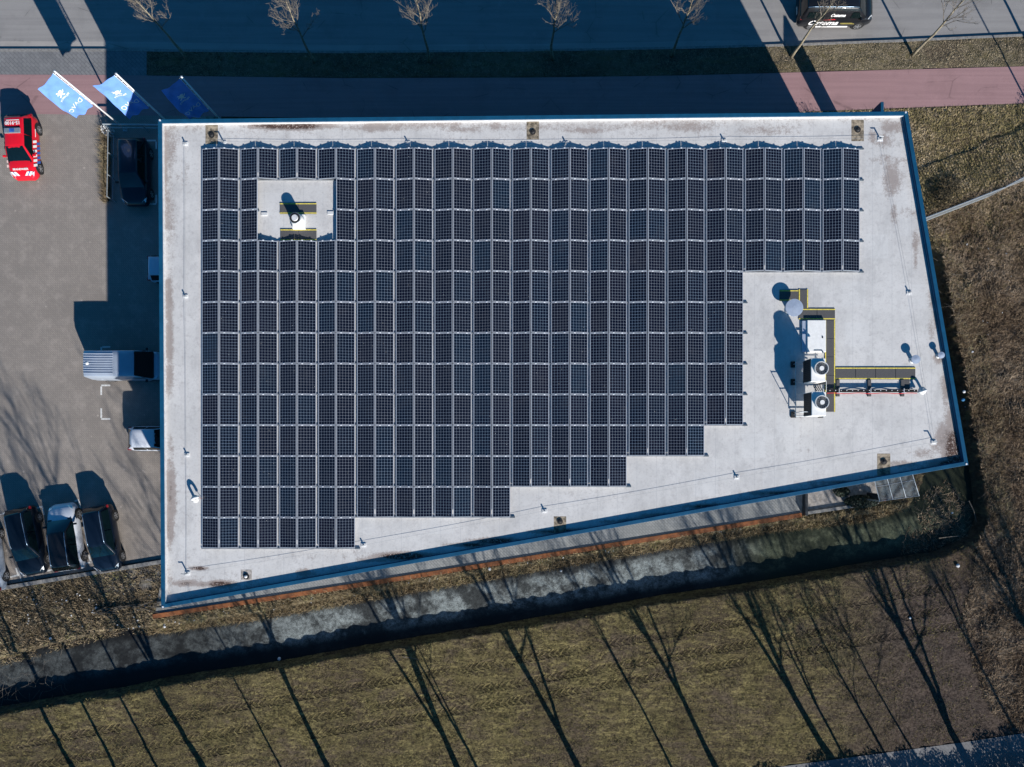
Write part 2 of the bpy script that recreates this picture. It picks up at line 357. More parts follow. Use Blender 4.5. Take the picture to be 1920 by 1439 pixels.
def m_tuft(name, cols, patch=0.5):
    t = NT(name); a = t.attr('rnd'); n = t.noise(patch, 4, 0.6); n2 = t.noise(2.5, 3, 0.7)
    r = t.n('ShaderNodeValToRGB'); t.l(t.math('ADD', t.math('MULTIPLY', a, 0.55), t.math('MULTIPLY', t.step(n, 0.3, 0.7), 0.45)), r.inputs[0])
    el = r.color_ramp.elements; k = len(cols)
    el[0].color = (*cols[0], 1); el[0].position = 0; el[1].color = (*cols[-1], 1); el[1].position = 1
    for i in range(1, k-1):
        e = el.new(i/(k-1)); e.color = (*cols[i], 1)
    c = t.mix(t.step(n2, 0.35, 0.6, 0.45, 0), r.outputs[0], tuple(q*0.4 for q in cols[0]))
    return t.done(c, 0.9, spec=0.1)

# ------------------------------------------------------------------ terrain
DITCH = [(-400,1312),(0,1247),(60,1228),(190,1196),(262,1189),(350,1180),(475,1162),(565,1144),(638,1133),(711,1119),(836,1096),(965,1075),(1048,1060),
 (1152,1044),(1236,1029),(1440,995),(1552,985),(1640,972),(1702,952),(1722,925),(1738,880),(1728,780),(1712,600),(1700,425),(1740,425),(1766,480),(1788,600),
 (1806,680),(1824,800),(1842,900),(1850,975),(1835,1012),(1765,1044),(1627,1066),(1440,1100),(1236,1129),(1090,1156),(955,1179),(836,1198),(680,1223),
 (544,1248),(469,1260),(312,1282),(225,1302),(87,1322),(0,1337),(-400,1400)]
def inside(X, Y, poly):
    r = np.zeros(X.shape, bool); n = len(poly)
    for i in range(n):
        x0, y0 = poly[i]; x1, y1 = poly[(i+1) % n]
        c = ((y0 > Y) != (y1 > Y)) & (X < (x1-x0)*(Y-y0)/((y1-y0) if y1 != y0 else 1e-9)+x0)
        r ^= c
    return r
def dist(X, Y, poly):
    r = np.full(X.shape, 1e9); n = len(poly)
    for i in range(n):
        x0, y0 = poly[i]; x1, y1 = poly[(i+1) % n]; dx = x1-x0; dy = y1-y0
        t = np.clip(((X-x0)*dx+(Y-y0)*dy)/(dx*dx+dy*dy+1e-12), 0, 1)
        r = np.minimum(r, np.hypot(X-x0-t*dx, Y-y0-t*dy))
    return r
def vnoise(X, Y, s, seed):
    g = np.random.default_rng(seed).random((256, 256)); x = X/s+100; y = Y/s+100
    xi = np.floor(x).astype(int); yi = np.floor(y).astype(int); fx = x-xi; fy = y-yi
    fx = fx*fx*(3-2*fx); fy = fy*fy*(3-2*fy); q = lambda a, b: g[a % 256, b % 256]
    return (q(xi, yi)*(1-fx)+q(xi+1, yi)*fx)*(1-fy)+(q(xi, yi+1)*(1-fx)+q(xi+1, yi+1)*fx)*fy
DITCH = [(x, y-13) if i < 18 else (x, y) for i, (x, y) in enumerate(DITCH)]
DW = [W(*p) for p in DITCH]
ROADEDGE = [(-400,92),(190,92),(640,96),(1000,93),(1280,88),(1440,84),(1680,75),(1920,64),(2300,46)]
HARD = [  # polygons (px) where the terrain lies under paving or the building
 [(-400,92),(275,92),(275,142),(-400,142)],
 [(-400,139),(190,141),(640,147),(1000,146),(1280,142),(1920,125),(2300,115),(2300,182),(1920,194),(1480,211),(640,222),(-400,208)],
 [(-400,206),(640,222),(1480,209),(1563,331),(1657,868),(1705,945),(1503,972),(290,1163),(297,1050),(12,1098),(-400,1166)],
]
HW = [[W(*p) for p in h] for h in HARD]
RW = [W(*p) for p in ROADEDGE]+[W(2300, -330), W(-400, -330)]
PATHS = [W(*p) for p in [(1100, 1490), (1440,1441),(1800,1393),(1920,1375),(2300,1332),(2300,1520),(1100,1650)]]
SCRW = [W(*p) for p in [(1752,430),(1925,345),(2300,230),(2300,1330),(1930,1368),(1880,1300),(1820,1150),(1850,1030),(1862,975),(1852,900),(1834,800),(1818,680),(1800,600),(1780,500)]]
def ground_z(X, Y):
    soft = 0.12*(vnoise(X, Y, 1.7, 1)-0.5)+0.10*(vnoise(X, Y, 0.6, 2)-0.5)+0.09*(vnoise(X, Y, 0.3, 3)-0.5)
    scr = inside(X, Y, SCRW)*np.clip(dist(X, Y, SCRW)/1.0, 0, 1)
    soft = soft+scr*(0.75*(vnoise(X, Y, 2.1, 31)-0.45)+0.18*(vnoise(X, Y, 0.7, 32)-0.5))
    hard = np.zeros(X.shape, bool)
    for h in HW: hard |= inside(X, Y, h)
    dh = np.full(X.shape, 9.0)
    for h in HW+[PATHS, RW]: dh = np.minimum(dh, dist(X, Y, h))
    hard |= inside(X, Y, PATHS)
    z = np.where(hard, -0.06, soft*np.clip(dh/0.6, 0, 1))
    jit = 0.07*(vnoise(X, Y, 0.9, 5)-0.5)+0.05*(vnoise(X, Y, 0.3, 6)-0.5)
    dd = dist(X, Y, DW)+jit*0.7; ins = inside(X, Y, DW)
    s = np.clip(dd/0.55, 0, 1); s = 1-(1-s)**2
    z = np.where(ins, -1.35*s+soft*0.35*(1-s), z)
    rd = inside(X, Y, RW)
    return np.where(rd, -0.25, z)
def axis(lo, hi, st, far):
    a = list(np.arange(lo, hi, st)); s = st; p = a[-1]; q = a[0]; up = []; dn = []
    while p < far: s *= 1.35; p += s; up.append(p)
    s = st
    while q > -far: s *= 1.35; q -= s; dn.append(q)
    return np.array(dn[::-1]+a+up)
xs = axis(-38, 38, 0.2, 900); ys = axis(-27, 31, 0.2, 900)
GX, GY = np.meshgrid(xs, ys); GZ = ground_z(GX, GY)
def gridmesh(name, X, Y, Z, m):
    ny, nx = X.shape; me = bpy.data.meshes.new(name)
    co = np.stack([X, Y, Z], -1).reshape(-1, 3).astype(np.float32)
    i = np.arange(ny*nx).reshape(ny, nx); q = np.stack([i[:-1, :-1], i[:-1, 1:], i[1:, 1:], i[1:, :-1]], -1).reshape(-1, 4)
    me.vertices.add(len(co)); me.vertices.foreach_set('co', co.ravel())
    me.loops.add(q.size); me.loops.foreach_set('vertex_index', q.ravel().astype(np.int32))
    me.polygons.add(len(q)); me.polygons.foreach_set('loop_start', np.arange(0, q.size, 4, dtype=np.int32))
    me.polygons.foreach_set('loop_total', np.full(len(q), 4, np.int32)); me.polygons.foreach_set('use_smooth', np.ones(len(q), bool))
    me.update(calc_edges=True); me.materials.append(m)
    o = bpy.data.objects.new(name, me); C.objects.link(o); return o
tag(gridmesh('ground', GX, GY, GZ, M['field']), kind='structure')
wt = MB(); P = DW; n = len(P)
wp = [(x, y) for x, y in P]
wt.add([(x, y, -0.86) for x, y in wp[::-1]], [tuple(range(n))])
tag(wt.build('water', M['water']), kind='structure')

# paved surfaces
sheet('road', ROADEDGE+[(2300,-330),(-400,-330)], -0.12, M['road'])
sheet('road_edge_band', [(-400,74),(180,76),(640,83),(1000,81),(1280,76),(1430,73),(1430,84.5),(1280,88.2),(1000,93.2),(640,96.2),(190,92.2),(-400,92.2)], -0.116, M['road_light'])
k = MB()
def strip(mb, pts, w, z0, z1, side=1):
    P = [Vector(W(*p)) for p in pts]
    L = []
    for i, p in enumerate(P):
        d = (P[min(i+1, len(P)-1)]-P[max(i-1, 0)]).normalized(); nrm = Vector((-d.y, d.x))*side; L.append(p+nrm*w)
    for i in range(len(P)-1):
        a, b, c, e = P[i], P[i+1], L[i+1], L[i]
        mb.prism([tuple(a), tuple(b), tuple(c), tuple(e)], z0, z1)
    return mb
tag(strip(k, ROADEDGE, 0.16, -0.3, 0.02, -1).build('road_kerb', M['kerb']), kind='structure')
sheet('red_cycle_path', HARD[1], 0.010, M['path'])
sheet('paved_forecourt', [(-400,92),(275,95),(275,143),(190,141),(-400,139)], 0.004, M['hexpave'])
sheet('parking_lot', [(-400,208),(415,216),(429,1030),(297,1048),(12,1096),(-400,1162)], 0.006, M['lot'])
sheet('walkway', [(290,1156),(300,1100),(429,1080),(1657,866),(1503,964)], 0.008, M['walk'])
sheet('service_yard', [(1503,964),(1480,890),(1657,866),(1648,945)], 0.012, M['sand'])
tag(sheet('tree_lined_path', [(1100,1490),(1440,1441),(1800,1393),(1920,1375),(2300,1332),(2300,1520),(1100,1650)], 0.012, M['hexpave']), kind='structure')
k2 = MB(); strip(k2, [(-100,1117),(12,1098),(297,1050.5),(429,1028)], 0.26, 0.0, 0.17, -1)
tag(k2.build('lot_kerb', M['kerb'], bevel=0.01), kind='structure')
# painted parking marks (all flat on the paving)
pm = MB()
def mark(x0, y0, x1, y1, w=0.10):
    a = Vector(W(x0, y0)); b = Vector(W(x1, y1)); d = (b-a).normalized(); nn = Vector((-d.y, d.x))*w/2
    pm.add([(*(a-nn), 0.011), (*(b-nn), 0.011), (*(b+nn), 0.011), (*(a+nn), 0.011)], [(0, 1, 2, 3)])
L_ = [(190,723,207,723),(190,725,190,741),(190,766,190,784),(190,786,207,786),(190,651,190,659),(192,651,207,651),
      (276,264,293,264),(293,266,293,280),(293,366,293,382),(275,383,293,383),(231,375,238,383),
      (-30,971,12,962),(11,964,40,1090),(68,953,80,950),(80,952,83,966),(140,940,148,938),(148,940,151,954),
      (18,1083,33,1079),(30,1065,35,1080),(37,1064,41,1080),(40,1080,62,1075),(88,1071,100,1068),(155,1058,173,1054),(166,1041,171,1055),
      (5,963,-30,971)]
for i, q in enumerate(L_): mark(*q, w=0.05 if i in (12, 24) else 0.11)
tag(pm.build('parking_marks', M['paint']), kind='structure')

# ------------------------------------------------------------------ building
ZC = 8.68; ZD = 8.46
cor = {'nw': (296, 224), 'ne': (1702, 209), 'se': (1816, 872), 'sw': (302, 1141)}
cw = [Vector(W(*cor[k], ZC)) for k in ('nw', 'ne', 'se', 'sw')]
cen = sum(cw, Vector((0, 0)))/4
def inset(poly, d):
    n = len(poly); out = []
    for i in range(n):
        p0, p1, p2 = poly[i-1], poly[i], poly[(i+1) % n]
        d1 = (p1-p0).normalized(); d2 = (p2-p1).normalized()
        n1 = Vector((d1.y, -d1.x)); n2 = Vector((d2.y, -d2.x))
        if n1.dot(cen-p1) < 0: n1 = -n1
        if n2.dot(cen-p1) < 0: n2 = -n2
        b = (n1+n2).normalized(); out.append(p1+b*(d/max(0.2, b.dot(n1))))
    return out
bld = empty('warehouse_building', (cen.x, cen.y, 0), 0, 'flat roofed warehouse with blue edged pale roof covered in solar panels', 'building')
def loc(p, z=None):
    return (p[0]-cen.x, p[1]-cen.y) if z is None else (p[0]-cen.x, p[1]-cen.y, z)
def ringmesh(outer, inner, z0, z1):
    mb = MB(); n = len(outer)
    for i in range(n):
        j = (i+1) % n
        mb.prism([loc(outer[i]), loc(outer[j]), loc(inner[j]), loc(inner[i])], z0, z1)
    return mb
wo_ = inset(cw, 0.06); wi_ = inset(cw, 0.30)
wl = MB(); n = 4
for i in range(4):
    j = (i+1) % 4; wl.prism([loc(wo_[i]), loc(wo_[j]), loc(wi_[j]), loc(wi_[i])], -0.3, ZC-0.25)
wall = wl.build('wall', M['wall'], bld)
def parent_frame(a, b):
    d = (b-a).normalized(); return d, Vector((d.y, -d.x)) if Vector((d.y, -d.x)).dot(cen-a) < 0 else Vector((-d.y, d.x))
for (a, b, cnt, zz) in ((wo_[3], wo_[2], 8, 5.2), (wo_[0], wo_[3], 6, 5.2), (wo_[0], wo_[1], 9, 1.0), (wo_[0], wo_[1], 9, 5.2)):
    d, nn = parent_frame(a, b); L = (b-a).length
    for q in range(cnt):
        cpt = a+d*(L*(q+0.5)/cnt); M4 = Matrix(((d.x, nn.x, 0, cpt.x-cen.x), (d.y, nn.y, 0, cpt.y-cen.y), (0, 0, 1, 0), (0, 0, 0, 1)))
        w_ = MB(); w_.box(-1.3, 1.3, -0.02, 0.05, zz, zz+1.5, M4); fr = w_.build('window', M['dark'], bld)
        g_ = MB(); g_.box(-1.22, 1.22, 0.052, 0.06, zz+0.08, zz+1.42, M4); g_.build('pane', M['glass'], fr)
cp = ringmesh(cw, inset(cw, 0.21), ZC-0.25, ZC); cp.build('coping', M['coping'], bld, bevel=0.012)
uo = inset(cw, 0.211); ui = inset(cw, 0.235)
for edges, mm in (((0, 3), M['upstand']), ((1, 2), M['coping'])):  # east and south inner faces coloured dark to stand for their shade
    for i in edges:
        up = MB(); j = (i+1) % 4; up.prism([loc(uo[i]), loc(uo[j]), loc(ui[j]), loc(ui[i])], ZD-0.1, ZC-0.05); up.build('roof_upstand', mm, bld)
for p in cw:
    kk = MB(); q = p+(cen-p).normalized()*0.13; kk.cyl(loc(q), 0.05, ZC, ZC+0.03, 10); kk.build('corner_cap', M['clamp'], bld)
# deck with painted-on dirt attribute (stains of their own shape)
ci = inset(cw, 0.225); nu, nv = 420, 260
U, V = np.meshgrid(np.linspace(0, 1, nu), np.linspace(0, 1, nv))
dx = sum(c*f for c, f in zip([p.x for p in ci], ((1-U)*(1-V), U*(1-V), U*V, (1-U)*V))); dy = sum(c*f for c, f in zip([p.y for p in ci], ((1-U)*(1-V), U*(1-V), U*V, (1-U)*V)))
BL = [(548,236,75,7,.75),(520,238,40,5,.5),(1010,238,320,9,.22),(700,240,60,9,.3),(1290,240,50,9,.3),(1440,245,60,10,.25),(1668,240,18,10,.4),
 (1672,335,17,34,.42),(1664,300,30,10,.25),(1655,265,25,14,.3),(1636,258,10,14,.35),(1677,400,7,22,.3),(1698,400,16,10,.2),(1716,460,6,24,.35),(1717,490,4,16,.35),(1752,560,10,22,.2),(1757,600,5,28,.3),
 (1762,672,12,10,.5),(1775,720,10,50,.35),(1785,790,14,34,.45),(1795,840,26,40,.85),(1775,820,22,24,.55),(1790,870,40,10,.6),(1730,850,24,10,.3),(1755,838,14,10,.3),
 (1640,898,24,5,.4),(1560,910,40,4,.3),(760,1043,60,7,.75),(700,1050,30,5,.4),(570,1073,16,6,.4),(930,1015,40,6,.7),(1060,997,60,4,.6),(1200,978,60,4,.5),(1350,950,70,4,.6),(1480,925,60,4,.7),(1600,905,60,3,.7),
 (1655,262,12,10,.45),(1690,330,8,8,.25),(310,300,4,60,.25),(1100,245,50,6,.35),(870,243,40,6,.3),(330,262,10,20,.2),(430,900,3,3,.0),(1745,620,6,20,.25),(1800,860,10,8,.9),(1690,870,30,6,.35),(1250,968,40,4,.5),(880,1022,40,4,.6),(350,1094,22,6,.6),(378,1096,14,5,.5),(412,1095,26,6,.8),(372,1066,14,3,1.0),(355,1090,50,14,.15),(420,1085,100,20,.1),
 (318,640,8,60,.42),(318,560,7,60,.3),(320,700,7,40,.3),(322,930,9,60,.4),(318,990,8,40,.4),(320,840,7,30,.25),(322,280,12,40,.25),(320,420,12,80,.2),(340,330,30,30,.15),(345,1000,30,120,.08),(350,680,40,260,.05),
 (1405,862,3,60,.0),(1500,800,3,60,.16),(1516,840,3,60,.16),(900,262,260,6,.12),(1250,250,300,14,.10),(500,250,160,14,.12),(640,1040,120,12,.12),(1100,930,200,14,.06)]
PX = CX+dx*F/(D-ZD); PY = CY-dy*F/(D-ZD); dirt = np.zeros(dx.shape)
for bx, by, rx, ry, am in BL: dirt = np.maximum(dirt, am*np.exp(-(((PX-bx)/rx)**2+((PY-by)/ry)**2)**1.3*0.7))
edge = dist(dx, dy, [tuple(p) for p in ci]); dirt += 0.16*np.exp(-(edge/0.35)**2)*(vnoise(dx, dy, 1.3, 9) > 0.4)
dk = gridmesh('roof_deck', dx-cen.x, dy-cen.y, np.full(dx.shape, ZD), M['deck']); dk.parent = bld
at = dk.data.attributes.new('dirt', 'FLOAT', 'POINT'); at.data.foreach_set('value', dirt.ravel().astype(np.float32))
# stained patches round the drains + the drains
for i, (x, y, pal) in enumerate([(397,254,0),(999,248,0),(1608,244,0),(1657,866,0),(1050,978,0),(462,1081,1)]):
    p = W(x, y, ZD); dr = MB()
    pc = W(x, (238, 241, 244, 872, 984, 1078)[i], ZD); q = loc(pc); pb = MB(); pb.box(q[0]-(.34, .34, .34, .36, .34, .30)[i], q[0]+(.34, .34, .34, .36, .34, .30)[i], q[1]-(.95, .62, .62, .62, .55, .28)[i], q[1]+(.55, .50, .55, .62, .45, .28)[i], ZD-0.02, ZD+0.0025); pb.build('drain_patch', M['patch'] if i != 5 else M['patch_grey'], bld)
    dr.cyl(loc(p), 0.16, ZD+0.001, ZD+0.05, 20); dr.cyl(loc(p), 0.11, ZD+0.05, ZD+0.10, 16, 0.05)
    if i == 5:
        dr2 = MB(); dr2.cyl(loc(p), 0.09, ZD+0.10, ZD+0.14, 12, 0.04)
    o = dr.build('roof_drain', M['black'], bld)
    if i == 5: dr2.build('drain_cap', M['offwhite'], o)

# pylon slab by the north wall, bushes behind it
def slab():
    x0, y0 = W(1590, 262); x1, y1 = W(1590, 300)
    e = empty('sign_pylon', (x0, (y0+y1)/2, 0), 0, 'narrow blue sign pylon standing at the north wall near the corner', 'sign')
    b = MB(); b.box(-0.09, 0.09, -0.75, 0.98, 0, 4.35); b.build('panel', M['coping'], e, bevel=0.01)
    b = MB(); b.box(-0.15, 0.15, -0.8, 0.68, 0, 0.08); b.build('base', M['kerb'], e)
slab()

# ------------------------------------------------------------------ solar panels
PWID, PLEN = 0.985, 1.648; TILT = R(9.3)
SR = F/(D-ZD)
px0, py0 = 380.6, 281.0; PIT_X = 72.55; PIT_Y = 57.42
def make_panel(side):
    e = empty('solar_panel', (0, 0, 0), 0, 'x', 'solar panel', 'solar panels on the roof')
    t = 0.035; fw = 0.028
    b = MB()
    b.box(-PWID/2, PWID/2, -PLEN/2, -PLEN/2+fw, 0, t); b.box(-PWID/2, PWID/2, PLEN/2-fw, PLEN/2, 0, t)
    b.box(-PWID/2, -PWID/2+fw, -PLEN/2+fw, PLEN/2-fw, 0, t); b.box(PWID/2-fw, PWID/2, -PLEN/2+fw, PLEN/2-fw, 0, t)
    b.build('frame', M['alu'], e)
    g = MB(); g.box(-PWID/2+fw, PWID/2-fw, -PLEN/2+fw, PLEN/2-fw, 0.004, t-0.004); g.build('cell_sheet', M['cells'], e)
    for q in (-0.24, 0.24):
        c = MB(); c.box(q-0.045, q+0.045, PLEN/2-0.02, PLEN/2+0.035, t-0.002, t+0.012); c.build('clamp', M['clamp'], e)
    return e
proto = make_panel(0); used = False
rowcols = [34, 34, 34, 34, 28, 28, 28, 28, 28, 26, 22, 16, 8]
hole = {(r, c) for r in (1, 2) for c in (3, 4, 5, 6)}
zlow = ZD+0.085
gapV = PIT_X/SR-2*PWID*math.cos(TILT)
ridge_gap = 0.045
count = 0; panels = []
for r in range(13):
    for c in range(rowcols[r]):
        if (r, c) in hole: continue
        k, s = divmod(c, 2)
        xl = (px0-CX)/SR+k*(PIT_X/SR); hw = PWID*math.cos(TILT)
        xc = xl+hw/2 if s == 0 else xl+hw*1.5+ridge_gap
        yc = (CY-py0)/SR-(r+0.5)*(PIT_Y/SR)
        zc = zlow+PWID*math.sin(TILT)/2
        o = proto if not used else copy_tree(proto); used = True
        o.location = (xc+random.uniform(-.003, .003), yc+random.uniform(-.003, .003), zc)
        o.rotation_euler = (random.uniform(-.002, .002), (-TILT if s == 0 else TILT)+random.uniform(-.004, .004), 0)
        o['label'] = 'dark solar panel facing %s in %s row from road, %s pair from left' % ('west' if s == 0 else 'east', ORD[r+1], ORD[k+1])
        count += 1
# mounting rails across each row joint
ymax = [34, 34, 34, 34, 34, 28, 28, 28, 28, 28, 26, 22, 16, 8]
for j in range(14):
    y = (CY-py0)/SR-j*(PIT_Y/SR)+ (0.03 if j == 0 else (-0.03 if j == 13 else 0)); nC = ymax[j]
    k, s = divmod(nC, 2); x0 = (px0-CX)/SR-0.06; x1 = (px0-CX)/SR+k*PIT_X/SR-gapV+0.30
    segs = [(x0, x1)]
    if j == 2: xa = (482-CX)/SR+0.12; xb = (629-CX)/SR-0.1; segs = [(x0, xa), (xb, x1)]
    for q, (a, b_) in enumerate(segs):
        lab = 'aluminium mounting rail under the panels along the %s row joint from road' % ORD[j+1]
        if j == 2: lab = 'aluminium mounting rail along third row joint, %s the roof opening' % ('left of' if q == 0 else 'right of')
        e = empty('mounting_rail', ((a+b_)/2, y, ZD), 0, lab, 'rail', 'rails carrying the solar panels')
        rl = MB(); rl.box(-(b_-a)/2, (b_-a)/2, -0.03, 0.03, 0.012, 0.07); rl.build('rail', M['alu_dark'], e)
        post = MB()
        for kk in range(k):
            xr = (px0-CX)/SR+kk*PIT_X/SR+PWID*math.cos(TILT)+ridge_gap/2
            if a < xr < b_: post.box(xr-(a+b_)/2-0.02, xr-(a+b_)/2+0.02, -0.02, 0.02, 0.07, 0.235)
        post.build('support_post', M['alu_dark'], e)
        en = MB(); en.box((b_-a)/2-0.26, (b_-a)/2+0.01, -0.04, 0.04, 0.0, 0.074); en.build('end_cap', M['slate'], e)
for q, (x, y) in enumerate([(496, 402), (620, 400)]):
    e = MB(); p = W(x, y, ZD); e.box(-0.17, 0.17, -0.09, 0.09, 0, 0.05); o = e.build('ballast_plate', M['offwhite'], bevel=0.01); o.location = (*p, ZD)
    tag(o, 'pale ballast plate in the roof opening %s of the round vent' % ('left' if q == 0 else 'right'), 'plate', 'ballast plates')

# ------------------------------------------------------------------ rooftop equipment
def pos(x, y): return (*W(x, y, ZD), ZD+0.002)
# lightning protection: supports and wire
SUP = [(348,270,'inside the top left roof corner'),(420,268,'beside the top left drain'),(765,268,'above the sixth pair of panels, second on the top wire'),(1061,269,'right of the middle drain on the top wire'),(1357,264,'on the top wire above the fourteenth pair of panels'),
 (1650,261,'inside the top right roof corner'),(1704,549,'beside the right roof edge level with the large round vent'),(1750,829,'on the mossy bottom right roof corner'),(1381,895,'on the lower wire below the walkway tiles'),
 (1021,958,'on the lower wire left of the lower middle drain'),(682,1022,'at the end of the bottom row of panels'),(352,1075,'inside the bottom left roof corner'),(351,853,'left of the panels above the gooseneck'),(348,556,'left of the panels at mid height of the roof')]
for x, y, w_ in SUP:
    e = empty('wire_support', pos(x, y), 0, 'small pale wire support block '+w_, 'wire support', 'lightning wire supports on the roof')
    big = (x, y) in ((420,268),(1650,261),(1750,829),(352,1075))
    b = MB(); b.box(-0.13, 0.13, -0.09, 0.09, 0, 0.05); b.build('foot', M['offwhite'], e, bevel=0.015)
    b = MB(); b.box(-0.17, 0.17, -0.17, 0.13, -0.001, 0.006); b.build('pad', M['upstand'], e)
    b = MB(); b.box(-0.035, 0.035, -0.03, 0.03, 0.05, 0.34 if big else 0.20); b.build('post', M['alu_dark'], e, bevel=0.01)
    if big: b = MB(); b.tube([(-0.22, 0.02, 0.32), (0.02, 0.0, 0.33)], 0.022, 6); b.build('holder', M['alu_dark'], e)
wr = MB()
def wire(pts, h=0.13, r=0.0055):
    for i in range(len(pts)-1):
        a = Vector(pos(*pts[i])); b = Vector(pos(*pts[i+1])); P = [a.lerp(b, q/6) for q in range(7)]
        for q, p in enumerate(P): p.z += h-0.03*math.sin(math.pi*q/6)
        wr.tube(P, r, 4)
wire([(348,270),(348,556),(351,853),(352,1075)]); wire([(420,268),(765,268),(1061,269),(1357,264),(1650,261)])
wire([(1650,261),(1704,549),(1750,829)]); wire([(352,1075),(682,1022),(1021,958),(1381,895),(1750,829)])
tag(wr.build('lightning_wire', M['alu_dark']), 'thin metal lightning wire running round the edge of the roof', 'wire')

def mats_(name, rects, label, group='grey walkway tiles with yellow edges', edges='auto'):
    for i, (x0, y0, x1, y1, ed, lab) in enumerate(rects):
        a = W(x0, y1, ZD); b = W(x1, y0, ZD); cx_, cy_ = (a[0]+b[0])/2, (a[1]+b[1])/2; hx, hy = (b[0]-a[0])/2, (b[1]-a[1])/2
        e = empty('walkway_mat', (cx_, cy_, ZD+0.002), 0, lab, 'walkway mat', group)
        L = max(hx, hy)*2; nt = max(1, round(L/1.0)); g = 0.012
        for q in range(nt):
            t = MB()
            if hx >= hy: t.box(-hx+q*2*hx/nt+g, -hx+(q+1)*2*hx/nt-g, -hy, hy, 0, 0.04)
            else: t.box(-hx, hx, -hy+q*2*hy/nt+g, -hy+(q+1)*2*hy/nt-g, 0, 0.04)
            t.build('tile', M['mat_grey'], e, bevel=0.006)
        for s in ed:
            t = MB(); w = 0.055
            if s == 'n': t.box(-hx, hx, hy-w-0.03, hy-0.03, 0.0405, 0.0425)
            if s == 's': t.box(-hx, hx, -hy+0.02, -hy+w+0.02, 0.0405, 0.0425)
            if s == 'w': t.box(-hx+0.01, -hx+w+0.01, -hy, hy, 0.0405, 0.0425)
            if s == 'e': t.box(hx-w-0.01, hx-0.01, -hy, hy, 0.0405, 0.0425)
            t.build('yellow_edge', M['yellow'], e)
mats_('m', [(525,381,594,402,'ns','grey walkway mat north of the round vent inside the panel opening'),
 (526,430,594,452,'ns','grey walkway mat south of the round vent inside the panel opening'),
 (1461,544,1496.5,565,'ns','short grey walkway mat partly under the shadow of the large disc vent'),
 (1497,543,1515,578.5,'we','grey walkway mat running down right of the large disc vent'),
 (1497,579,1565.5,600,'ns','grey walkway mat above the white air handling box'),
 (1546,600.5,1565.5,773,'we','long grey walkway mat along the right of the two fan units'),
 (1566,689,1716,712,'ns','long grey walkway mat leading right along the cable tray'),
 (1692,712.5,1705,731,'w','small grey walkway mat at the right end of the cable tray')], '')
# round vent in opening
e = empty('round_roof_vent', pos(562, 417), 0, 'white round roof vent with dark ring inside the panel opening', 'vent')
b = MB(); b.box(-0.34, 0.34, -0.42, 0.36, 0, 0.22); b.build('curb', M['white'], e, bevel=0.02)
b = MB(); b.cyl((-0.02, -0.02), 0.37, 0.22, 0.42, 32, 0.33); b.cyl((-0.02, -0.02), 0.31, 0.42, 0.72, 32); b.build('housing', M['white'], e, smooth=False)
b = MB(); b.cyl((-0.02, -0.02), 0.31, 0.72, 0.75, 32, 0.29); b.build('rim', M['galv'], e)
b = MB(); b.cyl((-0.02, -0.02), 0.275, 0.751, 0.76, 32); b.build('grille', M['black'], e)
b = MB(); b.cyl((-0.02, -0.02), 0.18, 0.76, 0.80, 24, 0.16); b.build('hub', M['offwhite'], e)
# disc vents
def disc(x, y, r, h, neck, lab):
    # x, y are where the cap shows; find the foot on the deck
    fx = CX+(x-CX)*(D-ZD-h)/(D-ZD); fy = CY+(y-CY)*(D-ZD-h)/(D-ZD)
    e = empty('disc_vent', pos(fx, fy), 0, lab, 'vent', 'round metal cowl vents on the roof')
    b = MB(); b.cyl((0, 0), neck, 0, h-0.06, 28); b.build('neck', M['galv'], e, smooth=True)
    b = MB(); b.cyl((0, 0), neck*1.7, 0, 0.05, 28, neck*1.1); b.build('flashing', M['offwhite'], e, smooth=True)
    b = MB(); b.cyl((0, 0), r, h-0.07, h-0.03, 40); b.cyl((0, 0), r, h-0.03, h, 40, r*0.2); b.build('cap', M['galvdisc'], e)
disc(1490, 577, 0.475, 0.60, 0.20, 'large pale metal disc vent above the white air box')
disc(1718, 674, 0.24, 0.42, 0.11, 'small pale disc vent above the end of the long mat')
disc(1766, 666, 0.18, 0.36, 0.09, 'smallest disc vent right beside the blue roof edge')
# air handling box
a = W(1511, 661.5, ZD); b_ = W(1545.5, 602, ZD)
e = empty('air_handling_box', ((a[0]+b_[0])/2, (a[1]+b_[1])/2, ZD+0.002), 0, 'white rectangular air box left of the long walkway mat', 'air unit')
hx = (b_[0]-a[0])/2; hy = (b_[1]-a[1])/2
b = MB(); b.box(-hx, hx, -hy, hy, 0.03, 0.22); b.build('casing', M['white'], e, bevel=0.02)
b = MB(); b.box(-hx-0.25, -hx, -hy+0.02, hy-0.02, 0.03, 0.13); b.build('side_ledge', M['galvdisc'], e, bevel=0.01)
b = MB(); b.box(-hx+0.05, hx-0.05, -hy+0.05, hy-0.05, 0, 0.03); b.build('plinth', M['dark'], e)
b = MB(); b.box(hx-0.22, hx-0.17, -0.12, -0.02, 0.221, 0.25); b.build('handle', M['dark'], e)
